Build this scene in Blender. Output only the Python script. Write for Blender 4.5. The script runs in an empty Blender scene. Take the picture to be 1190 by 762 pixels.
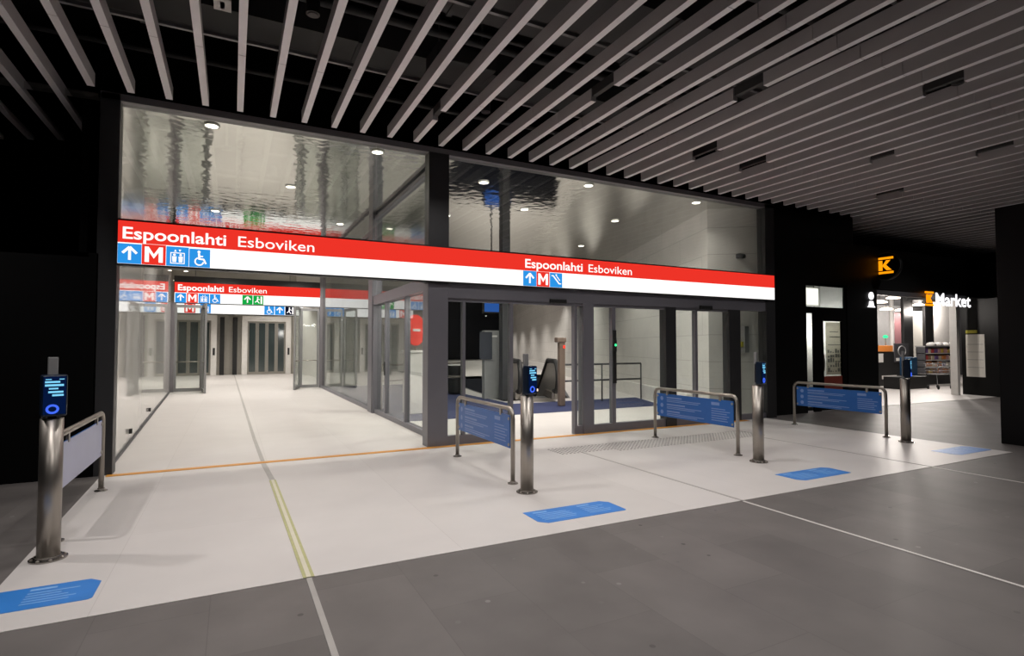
import bpy, bmesh, math, random
from mathutils import Vector, Matrix
random.seed(7)
SC = bpy.context.scene
COL = SC.collection
R = math.radians

# ------------------------------------------------------------------ camera frame (x right along the facade, y into the station, z up)
W, H, F, CX, CY, CAMZ = 1190, 762, 641.0, 595.0, 381.0, 1.6
_v1 = Vector((1858-CX, -(402-CY), -F)); _v2 = Vector((270-CX, -(402-CY), -F))
AY = _v2.normalized(); AX = (_v1-AY*_v1.dot(AY)).normalized(); AZ = AX.cross(AY)
def ray(px, py):
    d = Vector((px-CX, -(py-CY), -F)); return Vector((d.dot(AX), d.dot(AY), d.dot(AZ)))
def at(px, py, y):                     # point of the place seen at a pixel, on the plane y
    r = ray(px, py); return Vector((0, 0, CAMZ))+r*(y/r.y)
def onfloor(px, py, z=0.0):
    r = ray(px, py); return Vector((0, 0, CAMZ))+r*((z-CAMZ)/r.z)

# ------------------------------------------------------------------ materials
def lin(c):
    def f(v):
        v /= 255.0
        return v/12.92 if v <= .04045 else ((v+.055)/1.055)**2.4
    return (f(c[0]), f(c[1]), f(c[2]), 1)
def newmat(name):
    m = bpy.data.materials.new(name); m.use_nodes = True
    nt = m.node_tree; nt.nodes.clear()
    o = nt.nodes.new('ShaderNodeOutputMaterial')
    return m, nt, o
def pmat(name, col, rough=.5, metal=0, var=.12, scale=6, bump=0, spec=.5, bscale=40, brushed=False):
    """plain surface with a little procedural mottling"""
    m, nt, o = newmat(name); N, L = nt.nodes, nt.links
    p = N.new('ShaderNodeBsdfPrincipled'); L.new(p.outputs[0], o.inputs[0])
    tc = N.new('ShaderNodeTexCoord'); n = N.new('ShaderNodeTexNoise'); n.inputs['Scale'].default_value = scale; n.inputs['Detail'].default_value = 4
    src = tc.outputs['Object']
    if brushed:
        mp = N.new('ShaderNodeMapping'); mp.inputs['Scale'].default_value = (1, 1, .04); L.new(src, mp.inputs[0]); src = mp.outputs[0]
    L.new(src, n.inputs['Vector'])
    mx = N.new('ShaderNodeMix'); mx.data_type = 'RGBA'
    c = lin(col) if max(col) > 1 else (*col, 1)
    mx.inputs[6].default_value = tuple(v*(1-var) for v in c[:3])+(1,)
    mx.inputs[7].default_value = tuple(min(1, v*(1+var)) for v in c[:3])+(1,)
    L.new(n.outputs[0], mx.inputs[0]); L.new(mx.outputs[2], p.inputs['Base Color'])
    p.inputs['Roughness'].default_value = rough; p.inputs['Metallic'].default_value = metal
    p.inputs['Specular IOR Level'].default_value = spec
    if bump:
        n2 = N.new('ShaderNodeTexNoise'); n2.inputs['Scale'].default_value = bscale; L.new(src, n2.inputs['Vector'])
        b = N.new('ShaderNodeBump'); b.inputs['Strength'].default_value = bump; b.inputs['Distance'].default_value = .01
        L.new(n2.outputs[0], b.inputs['Height']); L.new(b.outputs[0], p.inputs['Normal'])
    return m
def emat(name, col, s=1.0):
    m, nt, o = newmat(name)
    e = nt.nodes.new('ShaderNodeEmission'); e.inputs[0].default_value = lin(col); e.inputs[1].default_value = s
    nt.links.new(e.outputs[0], o.inputs[0]); return m
def glassmat(name, tint=(235, 242, 238), ior=1.5, rough=.0):
    m, nt, o = newmat(name); N, L = nt.nodes, nt.links
    t = N.new('ShaderNodeBsdfTransparent'); t.inputs[0].default_value = lin(tint)
    g = N.new('ShaderNodeBsdfGlossy'); g.inputs['Roughness'].default_value = rough
    lw = N.new('ShaderNodeLayerWeight'); lw.inputs[0].default_value = .5      # facing = 1 - |cos|
    pw = N.new('ShaderNodeMath'); pw.operation = 'POWER'; pw.inputs[1].default_value = 5; L.new(lw.outputs['Facing'], pw.inputs[0])
    f = N.new('ShaderNodeMath'); f.operation = 'MULTIPLY_ADD'; f.inputs[1].default_value = .95; f.inputs[2].default_value = .035; L.new(pw.outputs[0], f.inputs[0])
    mx = N.new('ShaderNodeMixShader'); L.new(f.outputs[0], mx.inputs[0]); L.new(t.outputs[0], mx.inputs[1]); L.new(g.outputs[0], mx.inputs[2])
    L.new(mx.outputs[0], o.inputs[0]); return m
def tilemat(name, c1, c2, cm, bw, bh, mortar, rough, spec=.5, specks=0, offx=0, offy=0, mottle=.1, swap=False, coords=None):
    m, nt, o = newmat(name); N, L = nt.nodes, nt.links
    p = N.new('ShaderNodeBsdfPrincipled'); L.new(p.outputs[0], o.inputs[0])
    g = N.new('ShaderNodeNewGeometry'); mp = N.new('ShaderNodeMapping'); mp.inputs['Location'].default_value = (offx, offy, 0)
    src = g.outputs['Position']
    if coords:                                            # pick two axes of the position
        sx = N.new('ShaderNodeSeparateXYZ'); cb = N.new('ShaderNodeCombineXYZ'); L.new(src, sx.inputs[0])
        L.new(sx.outputs[coords[0]], cb.inputs[0]); L.new(sx.outputs[coords[1]], cb.inputs[1]); src = cb.outputs[0]
    if swap: mp.inputs['Rotation'].default_value = (0, 0, R(90))
    L.new(src, mp.inputs[0])
    b = N.new('ShaderNodeTexBrick'); L.new(mp.outputs[0], b.inputs[0])
    b.inputs['Color1'].default_value = (*c1, 1); b.inputs['Color2'].default_value = (*c2, 1); b.inputs['Mortar'].default_value = (*cm, 1)
    b.inputs['Scale'].default_value = 1; b.inputs['Mortar Size'].default_value = mortar; b.inputs['Mortar Smooth'].default_value = .1
    b.inputs['Brick Width'].default_value = bw; b.inputs['Row Height'].default_value = bh; b.inputs['Bias'].default_value = 0
    n = N.new('ShaderNodeTexNoise'); n.inputs['Scale'].default_value = 2.2; n.inputs['Detail'].default_value = 6; L.new(src, n.inputs['Vector'])
    mr = N.new('ShaderNodeMapRange'); mr.inputs[1].default_value = .25; mr.inputs[2].default_value = .75; mr.inputs[3].default_value = 1-mottle; mr.inputs[4].default_value = 1+mottle
    L.new(n.outputs[0], mr.inputs[0])
    mu = N.new('ShaderNodeMix'); mu.data_type = 'RGBA'; mu.blend_type = 'MULTIPLY'; mu.inputs[0].default_value = 1
    L.new(b.outputs[0], mu.inputs[6]); L.new(mr.outputs[0], mu.inputs[7]); last = mu.outputs[2]
    if specks:
        v = N.new('ShaderNodeTexVoronoi'); v.inputs['Scale'].default_value = 5.5; L.new(src, v.inputs['Vector'])
        lt = N.new('ShaderNodeMath'); lt.operation = 'LESS_THAN'; lt.inputs[1].default_value = .10; L.new(v.outputs['Distance'], lt.inputs[0])
        n3 = N.new('ShaderNodeTexNoise'); n3.inputs['Scale'].default_value = 1.7; L.new(src, n3.inputs['Vector'])
        gt = N.new('ShaderNodeMath'); gt.operation = 'GREATER_THAN'; gt.inputs[1].default_value = .5; L.new(n3.outputs[0], gt.inputs[0])
        ml = N.new('ShaderNodeMath'); ml.operation = 'MULTIPLY'; L.new(lt.outputs[0], ml.inputs[0]); L.new(gt.outputs[0], ml.inputs[1])
        m2 = N.new('ShaderNodeMix'); m2.data_type = 'RGBA'; L.new(ml.outputs[0], m2.inputs[0]); L.new(last, m2.inputs[6])
        cr = N.new('ShaderNodeMix'); cr.data_type = 'RGBA'; cr.inputs[6].default_value = (.04, .035, .032, 1); cr.inputs[7].default_value = (.2, .19, .18, 1)
        sp = N.new('ShaderNodeSeparateColor'); L.new(v.outputs['Color'], sp.inputs[0]); L.new(sp.outputs[0], cr.inputs[0]); L.new(cr.outputs[2], m2.inputs[7]); last = m2.outputs[2]
    L.new(last, p.inputs['Base Color']); p.inputs['Roughness'].default_value = rough; p.inputs['Specular IOR Level'].default_value = spec
    return m
def hammered(name, col, rough=.1, dist=.02, scale=7.0):
    m, nt, o = newmat(name); N, L = nt.nodes, nt.links
    p = N.new('ShaderNodeBsdfPrincipled'); L.new(p.outputs[0], o.inputs[0])
    p.inputs['Base Color'].default_value = (*col, 1); p.inputs['Metallic'].default_value = 1; p.inputs['Roughness'].default_value = rough
    g = N.new('ShaderNodeNewGeometry'); n = N.new('ShaderNodeTexNoise'); n.inputs['Scale'].default_value = scale; n.inputs['Detail'].default_value = 1.0
    L.new(g.outputs['Position'], n.inputs['Vector'])
    b = N.new('ShaderNodeBump'); b.inputs['Strength'].default_value = 1; b.inputs['Distance'].default_value = dist
    L.new(n.outputs[0], b.inputs['Height']); L.new(b.outputs[0], p.inputs['Normal']); return m

M = {}
M['stone'] = tilemat('dark_stone_tiles', (.105, .095, .090), (.130, .118, .112), (.095, .086, .081), 1.2, .6, .003, .5, .4, specks=1, offx=.25, offy=.1, mottle=.16, swap=True)
M['white_floor'] = tilemat('pale_floor_slabs', (.57, .54, .52), (.595, .565, .545), (.475, .445, .425), 3.6, 1.19, .002, .42, .35, offx=.26, offy=.74, mottle=.03, swap=True)
M['black_wall'] = pmat('black_cladding', (.0022, .0022, .0022), .6, spec=.06)
M['black_gloss'] = pmat('black_satin_cladding', (.004, .004, .004), .42, spec=.18)
M['void'] = pmat('void_black', (.02, .02, .02), .9)
M['duct'] = pmat('duct_grey', (.055, .055, .055), .6, .3)
M['tray'] = pmat('galvanised', (.22, .22, .22), .45, .6)
M['slat'] = pmat('slat_underside_lit', (.90, .865, .88), .45, var=.04)  # underside tone raised, floor light painted into the colour
M['slat_side'] = pmat('slat_side_shaded', (.46, .435, .44), .6, var=.05)  # darker sides paint in the shade that neighbouring slats give
M['slot'] = pmat('light_slot_black', (.012, .012, .012), .5)
M['frame'] = pmat('frame_lilac_grey', (.165, .16, .18), .42, .15, var=.05)
M['frame_dark'] = pmat('frame_charcoal', (.03, .03, .032), .42, .1)
M['rail_trim'] = pmat('frame_rail_grey', (.22, .205, .22), .4, .2, var=.05)
M['glass'] = glassmat('clear_glass', (240, 243, 241))
M['glass_up'] = glassmat('upper_glass', (244, 245, 243))
M['steel'] = pmat('brushed_stainless', (.36, .33, .295), .38, 1, var=.12, scale=30, brushed=True)
M['steel_dark'] = pmat('stainless_flange', (.35, .33, .31), .25, 1)
M['navy'] = pmat('reader_navy', (.004, .012, .03), .3, spec=.4)
M['reader_black'] = pmat('reader_black', (.012, .012, .013), .4)
M['blue_print'] = pmat('panel_blue', (.012, .115, .42), .35, var=.15, scale=3)
M['lav_print'] = pmat('panel_lavender', (.40, .42, .58), .4, var=.1, scale=3)
M['blue_text'] = pmat('panel_pale_text', (.20, .30, .58), .45)
M['decal'] = pmat('floor_decal_blue', (.03, .20, .60), .4, var=.12, scale=4)
M['decal_text'] = pmat('floor_decal_text', (.22, .42, .74), .5)
M['orange_trim'] = pmat('orange_brass', (.62, .27, .03), .45, var=.1)
M['guide_grey'] = pmat('guide_steel', (.36, .34, .32), .5)
M['guide_olive'] = pmat('guide_olive', (.42, .41, .20), .6, var=.2, scale=20)
M['guide_core'] = pmat('guide_pale', (.62, .58, .46), .6, var=.1)
M['guide_white'] = pmat('guide_white', (.62, .59, .56), .5)
M['stud'] = pmat('tactile_stud', (.24, .225, .21), .4)
M['mirror'] = hammered('hammered_steel_ceiling', (.72, .71, .685), .07, .004, 5.0)
M['concrete'] = tilemat('pale_wall_panels', (.60, .58, .55), (.63, .605, .575), (.40, .385, .36), 2.4, .62, .006, .55, .4, mottle=.06, coords=(1, 2))
M['concrete_x'] = tilemat('pale_wall_panels_front', (.60, .58, .55), (.63, .605, .575), (.40, .385, .36), 2.4, .62, .006, .55, .4, mottle=.06, coords=(0, 2))
M['leftglass'] = pmat('back_painted_glass', (.62, .60, .575), .04, var=.03, scale=1, spec=.9)
M['steel_wall'] = pmat('lift_steel', (.42, .40, .36), .3, .8, var=.1, scale=8)
M['lift_glass'] = pmat('lift_dark_glass', (.04, .055, .055), .08, spec=.8)
M['white_paint'] = pmat('white_paint', (.72, .70, .67), .5)
M['grey_paint'] = pmat('grey_paint', (.25, .25, .25), .5)
M['dark_grey'] = pmat('dark_grey_paint', (.045, .045, .05), .5)
M['bluegrey'] = pmat('blue_grey_dark', (.03, .034, .048), .55)
M['rubber'] = pmat('black_rubber', (.01, .01, .01), .5)
M['mat_blue'] = pmat('blue_entrance_mat', (.018, .026, .085), .9, var=.3, scale=60)
M['brown_metal'] = pmat('brown_metal', (.16, .12, .095), .45, .4)
M['paper'] = pmat('paper', (.70, .68, .62), .7, var=.04)
m_, nt_, o_ = newmat('thin_poster_paper')
_d = nt_.nodes.new('ShaderNodeBsdfDiffuse'); _t = nt_.nodes.new('ShaderNodeBsdfTranslucent'); _m = nt_.nodes.new('ShaderNodeMixShader')
for q_ in (_d, _t): q_.inputs[0].default_value = (.72, .69, .62, 1)
nt_.links.new(_d.outputs[0], _m.inputs[1]); nt_.links.new(_t.outputs[0], _m.inputs[2]); nt_.links.new(_m.outputs[0], o_.inputs[0]); M['thin_paper'] = m_
M['print_grey'] = pmat('print_grey', (.22, .22, .22), .7)
M['red_panel'] = pmat('red_brown_panel', (.22, .035, .02), .5)
M['red_disc'] = pmat('red_disc', (.75, .06, .045), .45)
M['yellow'] = pmat('yellow_sticker', (.55, .5, .05), .6)
M['glow_white'] = emat('sign_white', (255, 253, 250), 1.25)
M['glow_red'] = emat('sign_red', (238, 52, 40), 1.0)
M['glow_letter'] = emat('sign_letter', (255, 250, 246), 1.15)
M['glow_blue'] = emat('sign_blue', (45, 150, 232), 1.0)
M['glow_green'] = emat('sign_green', (20, 170, 70), 1.0)
M['glow_navy'] = emat('sign_navy', (15, 20, 40), 1.0)
M['glow_orange'] = emat('k_orange', (255, 150, 10), 1.3)
M['glow_market'] = emat('market_white', (255, 252, 255), 1.8)
M['lamp'] = emat('lamp_warm_white', (255, 246, 232), 6.0)
M['shop_lamp'] = emat('shop_lamp', (255, 235, 215), 4.0)
M['screen_text'] = emat('screen_text_cyan', (130, 215, 255), 1.0)
M['screen_ring'] = emat('screen_ring_blue', (70, 110, 255), 1.0)
M['screen_face'] = emat('screen_face_navy', (6, 22, 58), 1.0)
M['screen_blue'] = emat('display_blue', (50, 95, 175), 1.0)
M['led_green'] = emat('led_green', (60, 255, 150), 1.6)
M['led_red'] = emat('led_red', (255, 70, 50), 1.3)
M['strip_warm'] = emat('strip_warm', (255, 215, 190), 1.5)
M['panel_glow'] = emat('light_panel', (255, 252, 240), 1.6)
GOODS = [pmat('goods_%s' % n, c, .5) for n, c in [('orange', (.6, .2, .04)), ('red', (.45, .05, .05)), ('cream', (.6, .5, .36)), ('white', (.65, .63, .6)), ('purple', (.15, .08, .25)), ('brown', (.25, .12, .06)), ('yellow', (.6, .42, .06)), ('pink', (.55, .3, .3))]]

# ------------------------------------------------------------------ mesh builder
def wloc(o):
    v = Vector((0, 0, 0))
    while o: v += o.location; o = o.parent
    return v
class MB:
    def __init__(s): s.bm = bmesh.new()
    def _hex(s, p, mi=0):
        v = [s.bm.verts.new(q) for q in p]
        for f in ((3, 2, 1, 0), (4, 5, 6, 7), (0, 1, 5, 4), (1, 2, 6, 5), (2, 3, 7, 6), (3, 0, 4, 7)):
            s.bm.faces.new([v[i] for i in f]).material_index = mi
        return v
    def box(s, x0, x1, y0, y1, z0, z1, mi=0, bev=0):
        if bev:
            t = MB(); t.box(x0, x1, y0, y1, z0, z1)
            bmesh.ops.bevel(t.bm, geom=list(t.bm.edges), offset=bev, segments=2, affect='EDGES', profile=.5)
            s.merge(t, mi); return s
        s._hex([(x0, y0, z0), (x1, y0, z0), (x1, y1, z0), (x0, y1, z0), (x0, y0, z1), (x1, y0, z1), (x1, y1, z1), (x0, y1, z1)], mi); return s
    def merge(s, t, mi=0, mat=None):
        mp = {}
        for v in t.bm.verts: mp[v] = s.bm.verts.new(mat @ v.co if mat else v.co)
        for f in t.bm.faces:
            try:
                g = s.bm.faces.new([mp[v] for v in f.verts]); g.material_index = mi; g.smooth = f.smooth
            except ValueError: pass
        t.bm.free()
    def prism(s, pts, off, mi=0):
        """planar polygon of 3-D points pushed along off"""
        off = Vector(off); a = [s.bm.verts.new(p) for p in pts]; b = [s.bm.verts.new(Vector(p)+off) for p in pts]; n = len(pts)
        s.bm.faces.new(a).material_index = mi; s.bm.faces.new(b[::-1]).material_index = mi
        for i in range(n): s.bm.faces.new([a[(i+1) % n], a[i], b[i], b[(i+1) % n]]).material_index = mi
        return s
    def tube(s, path, r, seg=14, mi=0, closed=False, caps=True):
        P = [Vector(p) for p in path]; n = len(P); rings = []; up = None
        for i in range(n):
            if closed: d = (P[(i+1) % n]-P[i-1]).normalized()
            else: d = (P[min(i+1, n-1)]-P[max(i-1, 0)]).normalized()
            if up is None:
                up = Vector((0, 0, 1)) if abs(d.z) < .9 else Vector((1, 0, 0))
            a = (up-d*up.dot(d)).normalized(); up = a; b = d.cross(a)
            rr = r[i] if isinstance(r, (list, tuple)) else r
            rings.append([s.bm.verts.new(P[i]+(a*math.cos(t)+b*math.sin(t))*rr) for t in [2*math.pi*k/seg for k in range(seg)]])
        for i in range(n if closed else n-1):
            A, B = rings[i], rings[(i+1) % n]
            for k in range(seg):
                f = s.bm.faces.new([A[k], A[(k+1) % seg], B[(k+1) % seg], B[k]]); f.smooth = True; f.material_index = mi
        if caps and not closed:
            s.bm.faces.new(rings[0][::-1]).material_index = mi; s.bm.faces.new(rings[-1]).material_index = mi
        return s
    def cyl(s, p, q, r, seg=20, mi=0): return s.tube([p, q], r, seg, mi)
    def lathe(s, c, prof, seg=28, mi=0):
        rings = [[s.bm.verts.new((c[0]+r*math.cos(2*math.pi*k/seg), c[1]+r*math.sin(2*math.pi*k/seg), c[2]+z)) for k in range(seg)] for r, z in prof]
        for A, B in zip(rings, rings[1:]):
            for k in range(seg):
                f = s.bm.faces.new([A[k], A[(k+1) % seg], B[(k+1) % seg], B[k]]); f.material_index = mi
        s.bm.faces.new(rings[0][::-1]).material_index = mi; s.bm.faces.new(rings[-1]).material_index = mi
        for f in s.bm.faces: f.smooth = f.smooth
        return s
    def poly(s, pts, o, u, v, n, th=.004, mi=0):
        """2-D polygon on the plane at o with axes u, v, th thick along n"""
        o, u, v, n = Vector(o), Vector(u), Vector(v), Vector(n)
        s.prism([o+u*a+v*b for a, b in pts], n*th, mi); return s
    def text(s, body, o, u, v, n, width=None, height=None, bold=0, th=.004, mi=0):
        cu = bpy.data.curves.new('txt', 'FONT'); cu.body = body; cu.size = 1; cu.offset = bold; cu.resolution_u = 4
        ob = bpy.data.objects.new('txt', cu); COL.objects.link(ob)
        dg = bpy.context.evaluated_depsgraph_get(); me = ob.evaluated_get(dg).to_mesh()
        o, u, v, n = Vector(o), Vector(u), Vector(v), Vector(n)
        xs = [q.co.x for q in me.vertices]; ys = [q.co.y for q in me.vertices]
        x0, x1 = min(xs), max(xs)
        cap = .73
        sy = (height/cap) if height else None; sx = (width/(x1-x0)) if width else sy
        if sy is None: sy = sx
        vs = [s.bm.verts.new(o+u*((q.co.x-x0)*sx)+v*(q.co.y*sy)+n*th) for q in me.vertices]
        for f in me.polygons:
            try: s.bm.faces.new([vs[i] for i in f.vertices]).material_index = mi
            except ValueError: pass
        ob.evaluated_get(dg).to_mesh_clear(); bpy.data.objects.remove(ob); bpy.data.curves.remove(cu); return s
    def build(s, name, mats, parent=None, loc=None):
        o_at = wloc(parent) if parent else Vector(loc if loc is not None else (0, 0, 0))
        if parent is None and loc is None:
            b = [v.co for v in s.bm.verts]
            o_at = Vector(((min(c.x for c in b)+max(c.x for c in b))/2, (min(c.y for c in b)+max(c.y for c in b))/2, min(c.z for c in b)))
        for v in s.bm.verts: v.co -= o_at
        bmesh.ops.recalc_face_normals(s.bm, faces=list(s.bm.faces))
        me = bpy.data.meshes.new(name); s.bm.to_mesh(me); s.bm.free()
        for m in (mats if isinstance(mats, (list, tuple)) else [mats]): me.materials.append(m)
        o = bpy.data.objects.new(name, me); COL.objects.link(o)
        if parent: o.parent = parent
        else: o.location = o_at
        return o
def tag(o, label, cat, group=None, kind=None):
    o['label'] = label; o['category'] = cat
    if group: o['group'] = group
    if kind: o['kind'] = kind
    return o
def thing(name, label, cat, loc, group=None):
    o = bpy.data.objects.new(name, None); COL.objects.link(o); o.location = loc; o.empty_display_size = .1
    return tag(o, label, cat, group)
def struct(name, mb, m, label=None, parent=None):
    o = mb.build(name, m, parent)
    if not parent: o['kind'] = 'structure'
    if label: o['label'] = label
    if label and not parent: o['category'] = name.split('_')[0]
    return o
def dup(root, loc, label):
    def rec(o, par):
        c = o.copy(); COL.objects.link(c)
        if par: c.parent = par
        for ch in [k for k in SRC if k.parent == o]: rec(ch, c)
        return c
    SRC = list(bpy.data.objects)
    r = rec(root, None); r.location = loc; r['label'] = label
    return r
UX, UZ, NY = (1, 0, 0), (0, 0, 1), (0, -1, 0)

YF = 8.36                                  # the facade
def lx(y): return -1.40-.0367*(y-8.36)     # left glass wall line
WT = .395                                  # slant of the right wall of the escalator hall
def rx(y): return 9.60+WT*(y-8.80)

# ------------------------------------------------------------------ floors
mb = MB()
mb.box(-9, 36, -7, 8.9, -.12, 0); mb.box(14.2, 36, 8.9, 10.6, -.12, 0); mb.box(-9, -1.2, 8.9, 12, -.12, -.02)
struct('floor', mb, M['stone'], 'dark grey stone tiled floor of the concourse')
mb = MB(); th = .004
mb.prism([(-1.95, 4.09, 0), (10.5, 4.05, 0), (10.62, 8.36, 0), (10.6, 8.9, 0), (-1.42, 8.9, 0), (-1.42, 8.36, 0), (-1.36, 4.86, 0), (-1.95, 4.86, 0)], (0, 0, th))
mb.prism([(-1.42, 8.9, -.12), (rx(8.9), 8.9, -.12), (rx(14.4), 14.4, -.12), (-1.6, 14.4, -.12)], (0, 0, .12+th))
mb.prism([(-1.6, 14.4, -.12), (7.1, 14.4, -.12), (9.3, 27.0, -.12), (9.3, 46, -.12), (-4, 46, -.12)], (0, 0, .12+th))
mb.prism([(9.3, 27, -.12), (rx(27), 27, -.12), (rx(62), 62, -.12), (9.3, 62, -.12)], (0, 0, .12+th))
mb.prism([(9.2, 14.4, -.12), (rx(14.4), 14.4, -.12), (rx(27), 27, -.12), (rx(27)-.4, 27, -.12)], (0, 0, .12+th))
struct('floor', mb, M['white_floor'], 'pale polished floor slabs through the station entrance')
# guide strip running into the hall
def strip(name, pts, w, m, z0=.004, z1=.007, label=None):
    mb = MB()
    for (xa, ya), (xb, yb) in zip(pts, pts[1:]):
        mb.prism([(xa-w/2, ya, z0), (xa+w/2, ya, z0), (xb+w/2, yb, z0), (xb-w/2, yb, z0)], (0, 0, z1-z0))
    return struct(name, mb, m, label)
strip('trim_1', [(.515, -3), (.495, 4.08)], .035, M['guide_grey'], 0, .003, 'pale metal line in the dark floor running to the left guide strip')
t = strip('trim_2', [(.495, 4.08), (.45, 7.2)], .075, M['guide_olive'], label='olive guide strip in the pale floor outside the left entrance')
strip('trim_core', [(.495, 4.08), (.45, 7.2)], .03, M['guide_core'], .006, .009)
bpy.data.objects['trim_core'].name = 'trim_3'
strip('trim_4', [(.45, 7.2), (.40, 8.25)], .06, M['guide_grey'])
strip('trim_5', [(.40, 8.45), (.36, 10.5), (.19, 27.0), (.12, 34)], .05, M['guide_grey'], label='grey guide strip running into the entrance hall')
strip('trim_6', [(4.69, -2), (4.73, 4.05)], .028, M['guide_white'], 0, .003, 'white line in the dark floor running to the middle of the pale floor')
strip('trim_7', [(4.73, 4.05), (4.71, 7.0)], .03, M['guide_grey'])
strip('trim_8', [(8.29, -2), (8.29, 4.05)], .028, M['guide_white'], 0, .003, 'white line in the dark floor near the right tip of the pale floor')
strip('trim_9', [(8.29, 4.05), (8.29, 6.9)], .03, M['guide_grey'])
mb = MB(); mb.box(-1.36, 9.9, 8.29, 8.40, .004, .010)
struct('trim_10', mb, M['orange_trim'], 'orange threshold strip along the whole glass front')
# tactile field
mb = MB(); NX, NYY, cw, ch = 62, 9, .068, .068; gx, gy = 4.34, 6.80
vv = [[mb.bm.verts.new((gx+i*cw, gy+j*ch, .0052)) for i in range(NX+1)] for j in range(NYY+1)]
for j in range(NYY):
    for i in range(NX):
        if j < 2 and i < 14: continue
        o4 = [vv[j][i], vv[j][i+1], vv[j+1][i+1], vv[j+1][i]]; cx_, cy_ = gx+(i+.5)*cw, gy+(j+.5)*ch
        i4 = [mb.bm.verts.new((cx_+a*.016, cy_+b*.016, z)) for z in (.0052,) for a, b in ((-1, -1), (1, -1), (1, 1), (-1, 1))]
        t4 = [mb.bm.verts.new((v.co.x+(cx_-v.co.x)*.35, v.co.y+(cy_-v.co.y)*.35, .0105)) for v in i4]
        for q in range(4):
            mb.bm.faces.new([o4[q], o4[(q+1) % 4], i4[(q+1) % 4], i4[q]])
            mb.bm.faces.new([i4[q], i4[(q+1) % 4], t4[(q+1) % 4], t4[q]]).material_index = 1
        mb.bm.faces.new(t4).material_index = 1
for v in [v for v in mb.bm.verts if not v.link_faces]: mb.bm.verts.remove(v)
tag(mb.build('tactile_paving', [M['white_floor'], M['stud']]), 'band of small metal tactile studs in the floor outside the right doors', 'tactile paving')

# ------------------------------------------------------------------ black surrounds
struct('wall_left', MB().box(-9, -1.50, 8.40, 8.62, 0, 2.75), M['black_wall'], 'black clad wall left of the entrance')
mb = MB(); mb.box(-9, -1.6, 11.4, 11.6, 2.7, 6.2); mb.box(-9, -1.6, 8.4, 11.6, 2.70, 2.75); mb.box(-1.74, -1.66, 8.62, 11.6, 2.75, 4.72)
struct('wall_left_recess', mb, M['black_wall'])
struct('wall_side', MB().box(-9.2, -9, -7, 11.6, 0, 6.2), M['black_wall'])
struct('wall_behind', MB().box(-9, 36, -7.2, -7, 0, 6.2), M['dark_grey'])
struct('wall_far_right', MB().box(36, 36.2, -7, 18, 0, 6.2), M['dark_grey'])
struct('ceiling', MB().box(-9, 36, -7, 11.6, 6.2, 6.35), M['void'], 'black ceiling void above the slats')
mb = MB(); mb.box(-1.58, 14.2, 8.62, 8.72, 4.80, 6.2); mb.box(14.1, 14.2, 8.72, 10.6, 4.2, 6.2); mb.box(14.2, 36, 10.6, 10.7, 4.2, 6.2)
struct('wall_bulkhead', mb, M['black_wall'])
# black block right of the entrance, the shop front wall, return wall with the notice
mb = MB(); mb.box(10.92, 12.31, 8.62, 8.72, 0, 4.22); mb.box(12.31, 13.97, 8.66, 8.72, 3.15, 4.22); mb.box(13.97, 15.26, 8.66, 8.76, 0, 4.22)
mb.box(15.26, 21.2, 8.70, 8.90, 3.12, 4.22); mb.box(10.92, 36, 8.9, 10.6, 4.18, 4.22);
NA, NB = onfloor(1119, 458), onfloor(1163, 461.5); ND = (NB-NA).normalized(); NN = Vector((ND.y, -ND.x, 0))
if NN.x > 0: NN = -NN
NC = NA+ND*4.5
mb.prism([(NA.x, NA.y, 0), (NC.x, NC.y, 0), (NC.x+.3, NC.y+.1, 0), (NA.x+.3, NA.y+.1, 0)], (0, 0, 4.22)); mb.box(20.0, 22.2, 8.7, 10.4, 3.12, 4.22); mb.box(21.6, 36, 5.2, 5.3, 0, 4.22)
mb.box(10.92, 14.2, 8.62, 8.7, 4.22, 4.80)
struct('wall_shop_front', mb, M['black_gloss'], 'black shop front wall right of the entrance')
o = tag(MB().box(11.31, 13.1, 2.6, 4.51, 0, 3.90, bev=.01).build('pillar', M['black_gloss']), 'massive black clad pillar at the right edge of the concourse', 'pillar')

# ------------------------------------------------------------------ ceiling slats
NUM = ['first', 'second', 'third', 'fourth', 'fifth', 'sixth', 'seventh', 'eighth', 'ninth', 'tenth', 'eleventh', 'twelfth', 'thirteenth', 'fourteenth', 'fifteenth', 'sixteenth', 'seventeenth', 'eighteenth', 'nineteenth']
TENS = {2: 'twenty', 3: 'thirty', 4: 'forty', 5: 'fifty', 6: 'sixty', 7: 'seventy'}
TENTH = {2: 'twentieth', 3: 'thirtieth', 4: 'fortieth', 5: 'fiftieth', 6: 'sixtieth', 7: 'seventieth'}
def ordinal(n):
    if n < 20: return NUM[n-1]
    return TENTH[n//10] if n % 10 == 0 else TENS[n//10]+'-'+NUM[n % 10-1]
GAPS = {10: (6.94, 7.26), 14: (5.30, 5.77), 18: (4.49, 4.94), 24: (6.38, 6.95), 23: (3.33, 3.77), 21: (6.33, 6.87), 34: (6.34, 6.89), 28: (5.2, 5.6), 31: (4.1, 4.6)}
SP = .4055
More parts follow.
